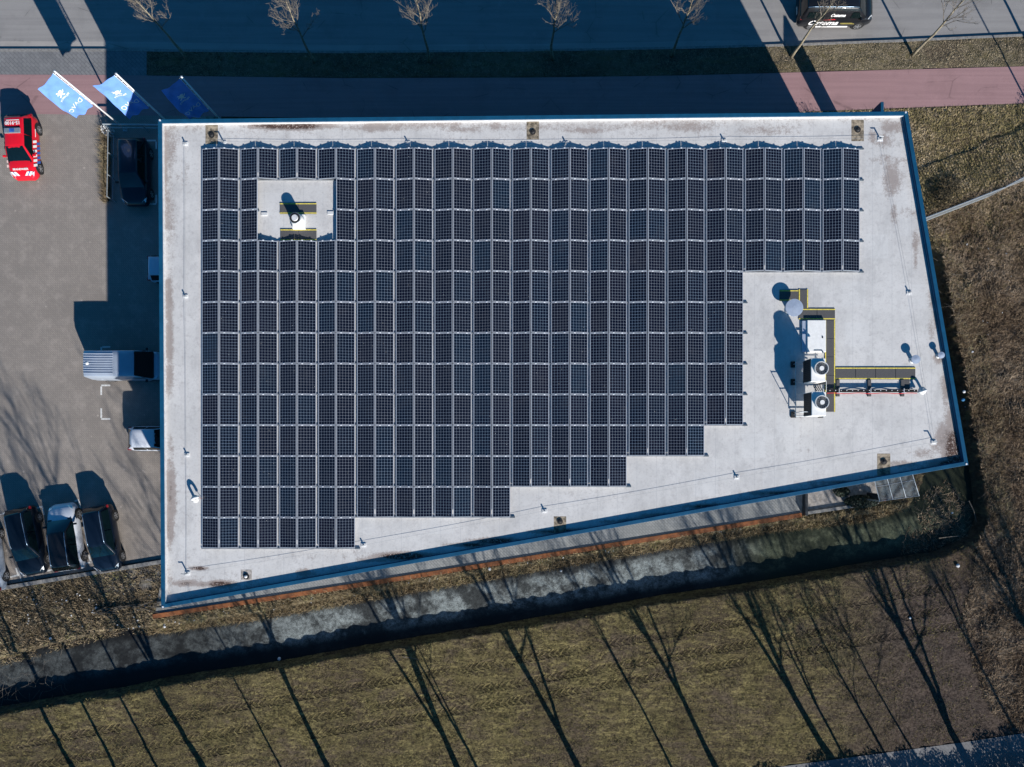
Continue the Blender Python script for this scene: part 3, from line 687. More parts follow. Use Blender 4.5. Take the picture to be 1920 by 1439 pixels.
# condenser units
def condenser(x0, x1, y0, y1, lab):
    zt = 1.50; f = (D-ZD-zt)/(D-ZD)
    g = lambda x, y: W(CX+(x-CX)*f, CY+(y-CY)*f, ZD)
    a = g(x0, y1); b_ = g(x1, y0); e = empty('condenser_unit', ((a[0]+b_[0])/2, (a[1]+b_[1])/2, ZD+0.002), 0, lab, 'air conditioner', 'outdoor condenser units with fans')
    hx = (b_[0]-a[0])/2; hy = (b_[1]-a[1])/2
    b = MB(); b.box(-hx, hx, -hy, hy, 0.48, zt); b.build('casing', M['white'], e, bevel=0.025)
    b = MB(); b.box(-hx-0.02, -hx-0.001, -hy+0.03, hy-0.03, 0.53, zt-0.05); gr = b.build('coil_grille', M['black'], e)
    b = MB()
    for q in range(9): z = 0.56+q*0.105; b.box(-hx-0.03, -hx-0.02, -hy+0.03, hy-0.03, z, z+0.022)
    for q in range(12): y = -hy+0.06+q*(2*hy-0.14)/11; b.box(-hx-0.032, -hx-0.022, y, y+0.012, 0.53, zt-0.05)
    b.build('grille_bars', M['dark'], gr)
    fc = (0.11, 0.07); rr = 0.365
    b = MB()
    n = 40
    for (ra, rb, z0, z1) in ((rr, rr-0.035, zt, zt+0.16),):
        for i in range(n):
            a0 = 2*math.pi*i/n; a1 = 2*math.pi*(i+1)/n
            b.prism([(fc[0]+ra*math.cos(a0), fc[1]+ra*math.sin(a0)), (fc[0]+ra*math.cos(a1), fc[1]+ra*math.sin(a1)), (fc[0]+rb*math.cos(a1), fc[1]+rb*math.sin(a1)), (fc[0]+rb*math.cos(a0), fc[1]+rb*math.sin(a0))], z0, z1)
    fan = b.build('fan_shroud', M['offwhite'], e)
    b = MB(); b.cyl(fc, rr-0.03, zt+0.002, zt+0.06, 32); b.build('fan_well', M['mat_grey'], fan)
    b = MB(); b.cyl(fc, 0.12, zt+0.13, zt+0.17, 20); b.build('fan_hub', M['white'], fan)
    b = MB()
    for k in range(4):
        r = 0.13+k*0.055; P = [(fc[0]+r*math.cos(2*math.pi*i/28), fc[1]+r*math.sin(2*math.pi*i/28), zt+0.145) for i in range(29)]; b.tube(P, 0.005, 4)
    for k in range(14):
        an = math.pi*2*k/14; b.tube([(fc[0]+0.1*math.cos(an), fc[1]+0.1*math.sin(an), zt+0.145), (fc[0]+0.33*math.cos(an), fc[1]+0.33*math.sin(an), zt+0.145)], 0.0045, 4)
    b.build('fan_guard', M['galv'], fan)
    for sx in (-1, 1):
        for sy in (-1, 1):
            b = MB(); b.box(sx*(hx-0.06)-0.025, sx*(hx-0.06)+0.025, sy*(hy-0.1)-0.025, sy*(hy-0.1)+0.025, 0.30, 0.48); b.build('leg', M['galv'], e)
condenser(1521, 1548, 672, 716, 'upper of two white fan units beside the long walkway mat')
condenser(1522, 1549, 735, 780, 'lower of two white fan units beside the long walkway mat')
# steel support frame for the units
e = empty('equipment_frame', pos(1505, 728), 0, 'open steel frame carrying the two fan units', 'frame')
def L3(x, y, z): p = W(x, y, ZD); q = e.location; return Vector((p[0]-q.x, p[1]-q.y, z))
b = MB(); b.tube([L3(1488, 677, 0.28), L3(1488, 783, 0.28)], 0.028, 6)
for y in (683, 717, 739, 781): b.tube([L3(1488, y, 0.28), L3(1542, y, 0.28)], 0.026, 6)
b.tube([L3(1538, 672, 0.29), L3(1538, 783, 0.29)], 0.028, 6); b.build('frame_tube', M['galv'], e)
b = MB()
for z in (0.75, 1.25): b.tube([L3(1486, 775, z), L3(1516, 775, z)], 0.02, 6)
b.tube([L3(1486, 775, 0.28), L3(1486, 775, 1.28)], 0.022, 6); b.build('handrail', M['galv'], e)
for x, y in ((1487,684),(1487,717),(1487,778),(1538,684),(1538,778)):
    b = MB(); p = L3(x, y, 0); b.box(p.x-0.15, p.x+0.15, p.y-0.17, p.y+0.17, 0, 0.08); ft = b.build('rubber_foot', M['black'], e, bevel=0.03)
    b = MB(); b.tube([(p.x, p.y, 0.08), (p.x, p.y, 0.28)], 0.022, 6); b.build('stem', M['galv'], ft)
# pipework between units
e = empty('pipe_cluster', pos(1527, 727), 0, 'insulated pipes and junction box between the two fan units', 'pipes')
b = MB()
for q in range(4): b.tube([(-0.25+q*0.09, 0.30, 0.62), (-0.25+q*0.09, 0.0, 0.5+0.05*q), (-0.1+q*0.1, -0.25, 0.55)], 0.03, 6)
b.build('pipe', M['black'], e, smooth=True)
b = MB(); b.box(0.05, 0.36, 0.12, 0.26, 0.3, 0.62); b.build('junction_box', M['dark'], e, bevel=0.01)
b = MB(); b.tube([(-0.2, 0.33, 0.7), (0.1, 0.3, 0.75), (0.3, 0.3, 0.72)], 0.03, 6); b.tube([(0.38, -0.28, 0.6), (0.38, 0.3, 0.6)], 0.018, 6); b.build('white_pipe', M['white'], e)
b = MB(); b.tube([(-0.33, 1.95, 0.7), (0.08, 1.95, 0.7), (0.1, 1.75, 0.9)], 0.04, 8); b.build('elbow_pipe', M['galv'], e, smooth=True)
# cable tray
xa, ya = W(1548, 733, ZD); xb, _ = W(1716, 733, ZD)
e = empty('cable_tray', ((xa+xb)/2, ya, ZD+0.002), 0, 'black cable tray running right from the fan units on small blocks', 'cable tray')
hl = (xb-xa)/2
b = MB(); b.box(-hl, hl, -0.085, 0.035, 0.15, 0.165); b.box(-hl, hl, -0.095, -0.085, 0.15, 0.21); b.box(-hl, hl, 0.035, 0.045, 0.15, 0.21); b.build('tray', M['dark'], e)
b = MB()
for q in range(5): b.tube([(-hl+t*2*hl/12, -0.07+q*0.024+0.006*math.sin(t*2+q), 0.18) for t in range(13)], 0.014, 5)
b.build('cables', M['black'], e)
b = MB()
for q in range(16): x = -hl+0.15+q*2*hl/16; b.box(x-0.02, x+0.02, -0.03, 0.02, 0.195, 0.203)
b.build('cable_ties', M['clamp'], e)
for x in (1570, 1629, 1691):
    p = W(x, 727, ZD); b = MB(); b.box(p[0]-e.location.x-0.09, p[0]-e.location.x+0.09, -0.32, 0.60, 0, 0.09); ft = b.build('support_block', M['mat_grey'], e, bevel=0.01)
    b = MB(); b.box(p[0]-e.location.x-0.12, p[0]-e.location.x+0.12, -0.14, -0.12, 0.15, 0.23); b.box(p[0]-e.location.x-0.015, p[0]-e.location.x+0.015, -0.16, 0.1, 0.21, 0.23); b.build('bracket', M['clamp'], ft)
b = MB(); b.tube([(-hl+t*2*hl/20, -0.15+0.02*math.sin(t*1.1), 0.14+0.02*math.cos(t)) for t in range(21)], 0.02, 5); b.build('red_cable', M['redcable'], e)
# goosenecks
def goose(x, y, dirx, diry, lab, h=0.42, cable=None):
    e = empty('gooseneck_pipe', pos(x, y), 0, lab, 'pipe', 'gooseneck cable inlets')
    P = [(0, 0, 0), (0, 0, h*0.75)]+[(dirx*0.16*(1-math.cos(a)), diry*0.16*(1-math.cos(a)), h*0.75+0.17*math.sin(a)) for a in [math.pi*k/6 for k in range(1, 7)]]
    P.append((P[-1][0], P[-1][1], h*0.45))
    b = MB(); b.tube(P, 0.075, 12); b.build('pipe', M['offwhite'], e, smooth=True)
    b = MB(); b.cyl((0, 0), 0.22, 0, 0.03, 20, 0.1); b.build('flange', M['offwhite'], e, smooth=True)
    if cable:
        for k, cm in enumerate((M['redcable'], M['black'])):
            b = MB(); q = P[-1]; b.tube([q, (q[0]+0.05, q[1]-0.05, 0.1), (q[0]+0.15, q[1]-0.12-0.03*k, 0.03), (cable, q[1]-0.12-0.03*k, 0.03)], 0.013, 5); b.build('cable', cm, e)
goose(366, 936, 0.8, 0.4, 'pale gooseneck pipe left of the panels with red and black cables', 0.42, 0.56)
goose(1729, 733, -0.9, -0.25, 'pale gooseneck pipe at the right end of the cable tray', 0.36)

# ------------------------------------------------------------------ rust edging, yard, lean-to
rs = MB(); strip(rs, [(288,1160),(700,1097),(1100,1034),(1503,970)], 0.30, -0.6, 0.10, 1)
tag(rs.build('rusted_edging', M['rust'], bevel=0.01), 'long orange rusted steel edging between the walkway and the grass bank', 'edging')
rs = MB(); strip(rs, [(1506,966),(1645,945)], 0.22, -0.5, 0.16, 1)
tag(rs.build('concrete_edging', M['kerb'], bevel=0.02), 'pale broken concrete edging below the sandy service yard', 'edging')
rs = MB()
p0, p1 = Vector(W(1507, 966)), Vector(W(1507, 925)); rs.prism([(p0.x-0.1, p0.y), (p0.x+0.08, p0.y), (p1.x+0.08, p1.y), (p1.x-0.1, p1.y)], 0, 0.5)
tag(rs.build('yard_wall', M['dark'], bevel=0.01), 'low dark wall between the grey walkway and sandy yard', 'wall')
e = empty('lean_to_roof', (*W(1683, 915), 0), 0, 'translucent grey lean-to roof below the bottom right of the building', 'lean-to roof')
zl = 2.2
q4 = [W(1641, 908, zl+0.5), W(1712, 895, zl+0.5), W(1723, 930, zl), W(1649, 940, zl)]
qq = [Vector((q4[0][0], q4[0][1], zl+0.5)), Vector((q4[1][0], q4[1][1], zl+0.5)), Vector((q4[2][0], q4[2][1], zl)), Vector((q4[3][0], q4[3][1], zl))]
qq = [v-Vector((e.location.x, e.location.y, 0)) for v in qq]
for k in range(3):
    a = qq[0].lerp(qq[1], k/3+0.01); b2 = qq[0].lerp(qq[1], (k+1)/3-0.01); c = qq[3].lerp(qq[2], (k+1)/3-0.01); d = qq[3].lerp(qq[2], k/3+0.01)
    up_ = (a-d)*0.35; a = a+up_; b2 = b2+up_
    b = MB(); th = Vector((0, 0, 0.02)); b.add([a, b2, c, d, a+th, b2+th, c+th, d+th], [(3,2,1,0),(4,5,6,7),(0,1,5,4),(1,2,6,5),(2,3,7,6),(3,0,4,7)]); b.build('roof_sheet', M['polycarb'], e)
b = MB()
for k in range(4):
    a = qq[0].lerp(qq[1], k/3); d = qq[3].lerp(qq[2], k/3); a = a+(a-d)*0.35; b.tube([a+Vector((0, 0, 0.03)), d+Vector((0, 0, 0.03))], 0.025, 5)
for f in (0.15, 1.0): b.tube([qq[0].lerp(qq[3], f)+Vector((0, 0, .035)), qq[1].lerp(qq[2], f)+Vector((0, 0, .035))], 0.02, 5)
b.build('glazing_bar', M['galv'], e)
for v in (qq[2], qq[3]):
    b = MB(); b.tube([(v.x, v.y, -0.8), (v.x, v.y, v.z)], 0.04, 6); b.build('post', M['galv'], e)
b = MB(); q0 = W(1660, 938, 1.5); q1 = W(1700, 915, 1.5); b.box(-0.75, 0.75, -0.22, 0.22, 1.50, 1.54); b.box(-0.7, -0.64, -0.2, 0.2, 0, 1.5); b.box(0.64, 0.7, -0.2, 0.2, 0, 1.5); o = b.build('plant_shelf', M['dark']); o.location = (*W(1669, 929, 1.6), 0); o.rotation_euler = (0, 0, 0.16); tag(o, 'dark plant shelf under the lean-to roof carrying the pots', 'shelf')
for k, (x, y) in enumerate(((1655,934),(1668,930),(1682,925))):
    b = MB(); p = W(x, y, 2.25); b.cyl((0, 0), 0.17, 0, 0.22, 14, 0.20); o = b.build('terracotta_pot', M['terracotta'], smooth=True); o.location = (*W(x, y, 1.6), 1.55)
    tag(o, ['left','middle','right'][k]+' of three terracotta pots dimly seen under the lean-to roof', 'pot', 'terracotta pots under the lean-to')

# ------------------------------------------------------------------ grass, scrub and small plants (uncountable stuff)
def scatter(name, poly, density, h, w, lean, m, jitter=1.0, avoid=None, cluster=0.0, zoff=0.0, curl=False):
    P = [W(*p) for p in poly]; xs_ = [p[0] for p in P]; ys_ = [p[1] for p in P]
    A = (max(xs_)-min(xs_))*(max(ys_)-min(ys_)); N = int(A*density)
    X = rng.uniform(min(xs_), max(xs_), N); Y = rng.uniform(min(ys_), max(ys_), N)
    k = inside(X, Y, P)
    if cluster: k &= (vnoise(X, Y, 0.9, 21)+0.5*vnoise(X, Y, 0.35, 22)) > cluster*1.5*rng.uniform(0.6, 1.2, N)
    if avoid is not None:
        for av in avoid: k &= ~inside(X, Y, [W(*p) for p in av])
    X = X[k]; Y = Y[k]; n = len(X); Z = ground_z(X, Y)+zoff
    Z = np.maximum(Z, -0.88)
    a = rng.uniform(0, 2*math.pi, n); hh = h*rng.uniform(0.4, 1.3, n); ww = w*rng.uniform(0.6, 1.4, n); ln = lean*rng.uniform(0.2, 1.4, n)
    b = rng.uniform(0, 2*math.pi, n)
    ex, ey = np.cos(a)*ww/2, np.sin(a)*ww/2; lx, ly = np.cos(b)*ln*hh, np.sin(b)*ln*hh
    v = np.empty((n, 3, 3), np.float32)
    v[:, 0] = np.stack([X-ex, Y-ey, Z-0.01], -1); v[:, 1] = np.stack([X+ex, Y+ey, Z-0.01], -1); v[:, 2] = np.stack([X+lx, Y+ly, Z+hh], -1)
    me = bpy.data.meshes.new(name); me.vertices.add(n*3); me.vertices.foreach_set('co', v.ravel())
    me.loops.add(n*3); me.loops.foreach_set('vertex_index', np.arange(n*3, dtype=np.int32))
    me.polygons.add(n); me.polygons.foreach_set('loop_start', np.arange(0, n*3, 3, dtype=np.int32)); me.polygons.foreach_set('loop_total', np.full(n, 3, np.int32))
    me.update(calc_edges=True); me.materials.append(m)
    at = me.attributes.new('rnd', 'FLOAT', 'POINT'); at.data.foreach_set('value', np.repeat(rng.random(n), 3).astype(np.float32))
    o = bpy.data.objects.new(name, me); C.objects.link(o); return o
G_verge = m_tuft('verge_tufts', [(0.21,0.17,0.13),(0.34,0.28,0.20),(0.50,0.42,0.29),(0.36,0.295,0.17)], 0.25)
G_field = m_tuft('field_tufts', [(0.07,0.058,0.034),(0.20,0.165,0.08),(0.36,0.31,0.12),(0.50,0.41,0.25)], 0.3)
G_scrub = m_tuft('scrub_tufts', [(0.085,0.058,0.040),(0.21,0.15,0.10),(0.38,0.29,0.20),(0.52,0.43,0.32)], 0.3)
G_straw = m_tuft('straw_tufts', [(0.11,0.08,0.05),(0.30,0.23,0.13),(0.48,0.39,0.25),(0.27,0.27,0.09)], 0.6)
G_ne = m_tuft('meadow_tufts', [(0.13,0.115,0.05),(0.32,0.27,0.12),(0.52,0.41,0.25),(0.64,0.54,0.42)], 0.35)
G_low = m_tuft('litter_tufts', [(0.10,0.08,0.05),(0.25,0.195,0.125),(0.46,0.37,0.25),(0.21,0.24,0.07)], 0.35)
S_VERGE = [(275,97),(640,99),(1280,91),(1440,88),(1920,69),(2150,60),(2150,118),(1920,123),(1280,140),(640,145),(275,142)]
S_NE = [(1490,213),(1920,197),(2120,190),(2120,470),(1760,470),(1700,360),(1640,260)]
S_SCRUB = [(1735,400),(1925,325),(2120,260),(2120,1340),(1920,1372),(1860,1340),(1800,1180),(1835,1020),(1853,975),(1844,900),(1826,800),(1808,680),(1790,600),(1768,480)]
S_FIELD = [(-150,1362),(0,1339),(312,1284),(544,1250),(836,1200),(1090,1158),(1440,1102),(1627,1068),(1835,1014),(1880,1100),(1960,1368),(1440,1437),(1100,1480),(1100,1520),(-150,1520)]
S_BANK = [(290,1161),(1503,971),(1645,950),(1702,945),(1712,956),(1640,982),(1440,1004),(1236,1038),(965,1084),(711,1128),(475,1170),(262,1198)]
S_LOW = [(-150,1122),(12,1103),(297,1056),(420,1034),(420,1080),(300,1146),(290,1161),(262,1195),(190,1202),(0,1253),(-150,1275)]
S_ISLE = [(1728,940),(1790,900),(1845,960),(1825,1010),(1765,1036),(1700,1040),(1720,980)]
def stuff(o, lab): tag(o, lab, 'grass', kind='stuff')
stuff(scatter('verge_grass', S_VERGE, 520, 0.045, 0.035, 1.6, G_verge), 'short dry grass on the verge between road and red path')
stuff(scatter('meadow_grass', S_NE, 480, 0.10, 0.04, 1.5, G_ne), 'green and straw grass right of the building below the red path')
stuff(scatter('scrub_growth', S_SCRUB, 600, 0.17, 0.035, 1.6, G_scrub, cluster=0.30), 'brown brambly scrub along the right edge of the picture')
stuff(scatter('field_grass', S_FIELD, 200, 0.06, 0.030, 1.5, G_field, cluster=0.50), 'olive brown grass of the field with tyre tracks')
stuff(scatter('bank_grass', S_BANK, 700, 0.20, 0.035, 1.4, G_straw), 'straw coloured grass on the bank above the ditch')
stuff(scatter('rough_grass', S_LOW, 380, 0.14, 0.05, 1.3, G_low, cluster=0.28), 'rough mixed grass and leaves below the parked cars')
stuff(scatter('bank_straw', [(1766,470),(1800,500),(1850,640),(1880,820),(1900,1000),(1862,1010),(1846,900),(1828,800),(1810,680),(1790,590)], 420, 0.16, 0.035, 1.6, G_straw, cluster=0.25), 'pale straw grass along the top of the bank right of the building')
stuff(scatter('ditch_weeds', S_ISLE, 200, 0.2, 0.04, 1.5, G_scrub, cluster=0.4, zoff=0.1), 'dark weeds in the ditch corner below the roof corner')
stuff(scatter('hedge_bottom_growth', [(192,240),(207,240),(207,378),(194,380)], 1700, 0.5, 0.025, 0.7, G_low), 'dry tangled growth along the outside of the car enclosure fence')
# bramble stems
br = MB()
def stems(poly, N, L, r, z=0.05):
    P = [W(*p) for p in poly]; x0 = min(p[0] for p in P); x1 = max(p[0] for p in P); y0 = min(p[1] for p in P); y1 = max(p[1] for p in P); c = 0
    while c < N:
        x = random.uniform(x0, x1); y = random.uniform(y0, y1)
        if not inside(np.array([x]), np.array([y]), P)[0]: continue
        a = random.uniform(0, 6.28); l = L*random.uniform(0.4, 1.2); bend = random.uniform(-0.9, 0.9); pts = []; zz = float(ground_z(np.array([x]), np.array([y]))[0])
        zz = max(zz, -0.83)
        for k in range(6):
            t = k/5; pts.append((x, y, zz+z+0.35*l*math.sin(math.pi*t)*0.6)); x += math.cos(a)*l/5; y += math.sin(a)*l/5; a += bend/5
        br.tube(pts, r, 3, r*0.4); c += 1
stems(S_SCRUB, 700, 0.8, 0.007); stems([(-100,1215),(60,1215),(110,1290),(60,1335),(-100,1345)], 130, 1.2, 0.007, 0.1); stems(S_ISLE, 60, 0.8, 0.008)
stems([(1745,430),(1770,430),(1800,600),(1775,620)], 60, 0.9, 0.01); stems(S_LOW, 140, 0.8, 0.009)
tag(br.build('bramble_stems', M['twig']), 'tangled pale bramble stems over the scrub and ditch ends', 'brambles', kind='stuff')
# fallen branches pile
b = MB(); random.seed(5)
for k in range(22):
    x = 182+random.random()*112; y = 1146-(x-182)*0.13+random.uniform(-5, 5); p = Vector(W(x, y)); d = random.uniform(-0.3, 0.5); l = random.uniform(0.5, 1.6)
    b.tube([(p.x, p.y, 0.08+random.random()*0.2), (p.x+math.cos(d)*l, p.y+math.sin(d)*l, 0.06+random.random()*0.25)], 0.05, 5, 0.02)
tag(b.build('branch_pile', M['bigbark']), 'dark pile of fallen branches left of the bottom left building corner', 'branches', kind='stuff')
# ivy/shrub in the yard
def shrub(name, x, y, rx, ry, h, n, m, lab, cat='shrub', leafs=0.09, group=None, trunkm=None):
    p = W(x, y); e = empty(name, (p[0], p[1], 0), 0, lab, cat, group)
    v = []; f = []
    for k in range(n):
        u = random.random()**0.5; a = random.uniform(0, 6.28); cx_ = math.cos(a)*u*rx; cy_ = math.sin(a)*u*ry; cz = h*(0.15+0.85*random.random())*(1-0.5*u*u)
        R3 = Euler((random.uniform(-.9, .9), random.uniform(-.9, .9), random.uniform(0, 6.28))).to_matrix(); s = leafs*random.uniform(0.5, 1.4)
        q = [R3 @ Vector(w) for w in ((-s, -s*.5, 0), (s*.2, -s*.6, 0), (s, 0, 0), (s*.1, s*.6, 0))]
        o = len(v); v += [(cx_+w.x, cy_+w.y, cz+w.z) for w in q]; f.append((o, o+1, o+2, o+3))
    b = MB(); b.v = v; b.f = f; b.build('foliage', m, e)
    b = MB()
    for k in range(14):
        a = random.uniform(0, 6.28); u = random.random(); b.tube([(0, 0, 0), (math.cos(a)*rx*u*.5, math.sin(a)*ry*u*.5, h*.45), (math.cos(a)*rx*u, math.sin(a)*ry*u, h*.85)], 0.018, 4, 0.006)
    b.build('stem', M['bigbark'], e); return e
shrub('evergreen_shrub', 1612, 940, 1.15, 0.42, 0.9, 1900, M['leaf'], 'dark evergreen shrub in the sandy yard beside the lean-to', leafs=0.06)
shrub('evergreen_shrub', 1575, 922, 0.5, 0.35, 0.7, 350, M['leaf'], 'small dark shrub close to the wall in the sandy yard')
shrub('roadside_shrub', 1531, 240, 1.1, 0.3, 1.1, 120, M['hedge'], 'twiggy bush in front of the north wall near the corner', leafs=0.05)
shrub('scrub_bush', 1778, 352, 0.8, 0.7, 0.6, 900, M['scrubleaf'], 'dense brown bush between the building and the mesh fence', leafs=0.04)
shrub('scrub_bush', 1760, 375, 0.7, 0.7, 0.8, 1200, M['scrubleaf'], 'low brown bush hard by the blue roof edge near the fence', leafs=0.04)
shrub('roadside_shrub', 1945, 240, 0.9, 1.1, 1.3, 600, M['hedge'], 'bare bush at the right picture edge below the red path', leafs=0.05)

# ------------------------------------------------------------------ fences
def mesh_fence(name, pts, h, lab, m, barstep=0.16, rails=(0.1, 0.95), post=2.5, r=0.008, rp=0.03):
    o0 = W(*pts[0]); e = empty(name, (o0[0], o0[1], 0), 0, lab, 'fence')
    P = [Vector(W(*p))-Vector(o0) for p in pts]; bars = MB(); rl = MB()
    for a, b in zip(P, P[1:]):
        L = (b-a).length; n = max(1, round(L/barstep))
        for k in range(n+1):
            q = a.lerp(b, k/n); bars.tube([(q.x, q.y, 0.03), (q.x, q.y, h)], r, 4)
        for z in rails: rl.tube([(a.x, a.y, h*z), (b.x, b.y, h*z)], r*1.6, 5)
        n = max(1, round(L/post))
        for k in range(n+1):
            q = a.lerp(b, k/n); ps = MB(); ps.tube([(q.x, q.y, 0), (q.x, q.y, h+0.06)], rp, 6); ps.build('post', m, e)
    bars.build('bars', m, e); rl.build('rail', m, e); return e
mesh_fence('mesh_fence', [(1700,428),(1850,370),(1885,352),(2060,285)], 1.75, 'galvanised bar fence running right from the building through the scrub', M['galv'], 0.19, (0.08, 0.97), r=0.026)
def rail_fence(pts, h, zs, rr, lab, np_):
    o0 = W(*pts[0]); e = empty('enclosure_fence', (o0[0], o0[1], 0), 0, lab, 'fence', 'railings round the car enclosure'); a = Vector((0, 0)); b_ = Vector(W(*pts[1]))-Vector(o0)
    for z in zs: t = MB(); t.tube([(a.x, a.y, z), (b_.x, b_.y, z)], rr if z == max(zs) else rr*.8, 6); t.build('rail', M['railsteel'], e)
    for k in range(np_+1):
        q = a.lerp(b_, k/np_); t = MB(); t.tube([(q.x, q.y, 0), (q.x, q.y, h)], 0.035, 6); t.build('post', M['railsteel'], e)
rail_fence([(209,246),(420,249)], 1.0, (0.5, 0.97), 0.05, 'blue grey two rail fence along the road side of the car enclosure', 3)
rail_fence([(219,257),(217,379)], 1.0, (0.98, 0.35), 0.028, 'thin rail fence along the left side of the car enclosure', 3)
shrub('climbing_plant', 207, 250, 0.35, 0.35, 0.9, 260, M['offwhite'], 'pale sunlit climbing plant at the enclosure fence corner', 'plant', 0.045)  # off-white leaves paint in the sunlight on the plant
# wooden rail posts near the parking kerb shadow
for (x, y, x1, y1, w_) in ((62,1078,75,1108,'below the leftmost dark estate car'),(130,1076,143,1102,'below the white car')):
    a = W3(x, y, 0.2); b2 = W3(x1, y1, 0.05); b = MB(); b.tube([(0, 0, 0.0), tuple(b2-a)], 0.014, 5); o = b.build('thin_stake', M['dark']); o.location = a
    tag(o, 'thin dark stake lying in the grass '+w_, 'stake', 'thin stakes by the lot kerb')

# ------------------------------------------------------------------ flags
FB = mat('blue_flag_cloth', (0.16, 0.32, 0.78), 0.9, 0, 0.05, 3, spec=0.1)
def flag(bx, by, tx, ty, lab, fl, boom, droop):
    z = 7.0; bw = W(bx, by); e = empty('flagpole', (*bw, 0), 0, 'white flagpole '+lab, 'flagpole', 'white flagpoles with side flags')
    b = MB(); b.tube([(0, 0, 0), (0, 0, z*0.5), (0, 0, z)], 0.062, 12, 0.045); b.build('pole', M['pole'], e, smooth=True)
    b = MB(); b.cyl((0, 0), 0.08, z, z+0.05, 12, 0.03); b.build('pole_cap', M['galv'], e)
    b = MB(); b.box(-0.14, 0.14, -0.14, 0.14, 0, 0.04); b.build('base_plate', M['galv'], e)
    d = Vector((boom[0], -boom[1])).normalized(); BL_ = 1.42; H = 3.6; gap = 0.14; sag = droop
    b = MB(); b.tube([(d.x*gap, d.y*gap, z-0.06), (d.x*gap*0.75, d.y*gap*0.75, z-2), (d.x*gap*0.7, d.y*gap*0.7, z-H)], 0.018, 5); b.build('hem_rod', M['pole'], e)
    b = MB()
    for q in range(7):
        zz = z-0.2-q*(H-0.2)/6.2; b.tube([(0, 0, zz), (d.x*gap, d.y*gap, zz)], 0.016, 5)
    b.build('flag_clip', M['clamp'], e)
    f_ = empty('flag', (bw[0], bw[1], 0), 0, 'blue flag with white lion and mirrored letters '+fl, 'flag', 'blue flags beside the poles')
    nrm = Vector((-d.y, d.x))
    def surf(u, v, off=0.0):                        # u outward 0..1, v down 0..1
        wv = 0.15*math.sin(v*5.2+u*3.0+droop*3)*(u**1.2)+0.045*math.sin(u*12+v*7)*(0.3+v)+0.03*math.sin(v*17-u*8)*u+0.05*max(0,v-.6)*math.sin(u*11+v*9)
        sh = BL_*u*(1-0.10*droop*v*v); zz = z-0.07-H*v-sag*u*(1-0.6*v)
        p = d*(gap+sh)+nrm*(wv+off); return (p.x, p.y, zz)
    nu_, nv_ = 22, 46; th = 0.006
    vs = [surf(i/nu_, j/nv_, s*th/2) for s in (-1, 1) for j in range(nv_+1) for i in range(nu_+1)]; nn_ = (nu_+1)*(nv_+1); fs = []
    for s in (0, 1):
        for j in range(nv_):
            for i in range(nu_):
                a = s*nn_+j*(nu_+1)+i; q = (a, a+1, a+nu_+2, a+nu_+1); fs.append(q if s else q[::-1])
    b = MB(); b.add(vs, fs); b.build('cloth', FB, f_, smooth=True)
    def put(o):
        me = o.data
        for vtx in me.vertices:
            x, y, zt = vtx.co; u = x/BL_; v = -y/H
            p = surf(u, v, (0.012 if zt > 0 else -0.012)); vtx.co = p
    t = textmesh('DAVO', 0.42, 0.01, M['white'], f_, Matrix.Translation((0.70, -H*0.73, 0)), 'lettering', 0.0); sub(t); put(t)
    t = textmesh('PEUGEOT', 0.17, 0.01, M['white'], f_, Matrix.Translation((0.72, -H*0.475, 0)), 'lettering', 0.004); put(t)
    LI = [(0.05,0.42),(0.14,0.5),(0.26,0.48),(0.3,0.40),(0.42,0.46),(0.50,0.40),(0.40,0.36),(0.33,0.33),(0.46,0.30),(0.52,0.22),(0.42,0.24),(0.34,0.22),(0.38,0.12),(0.48,0.06),(0.44,0.0),(0.34,0.04),(0.26,0.14),(0.2,0.06),(0.1,0.0),(0.04,0.04),(0.14,0.12),(0.12,0.2),(0.02,0.22),(-0.06,0.34),(-0.02,0.36),(0.06,0.28),(0.12,0.3),(0.06,0.36)]
    lb = MB(); P = [(x+0.47, y-H*0.435) for x, y in LI]; lb.prism(P, -0.01, 0.01); o = lb.build('lion_emblem', M['white'], f_); put(o)
def sub(o): pass
flag(235, 243, 97, 137, 'standing furthest left at the enclosure corner', 'on the leftmost pole above the red car', (-22, 14), 0.6)
flag(333, 247, 218, 137, 'standing between the other two', 'half in sunlight on the middle pole', (-24, 11), 0.1)
flag(437, 252, 340, 143, 'standing furthest right behind the roof corner', 'wholly in shade on the rightmost pole', (-24, 10), 0.62)

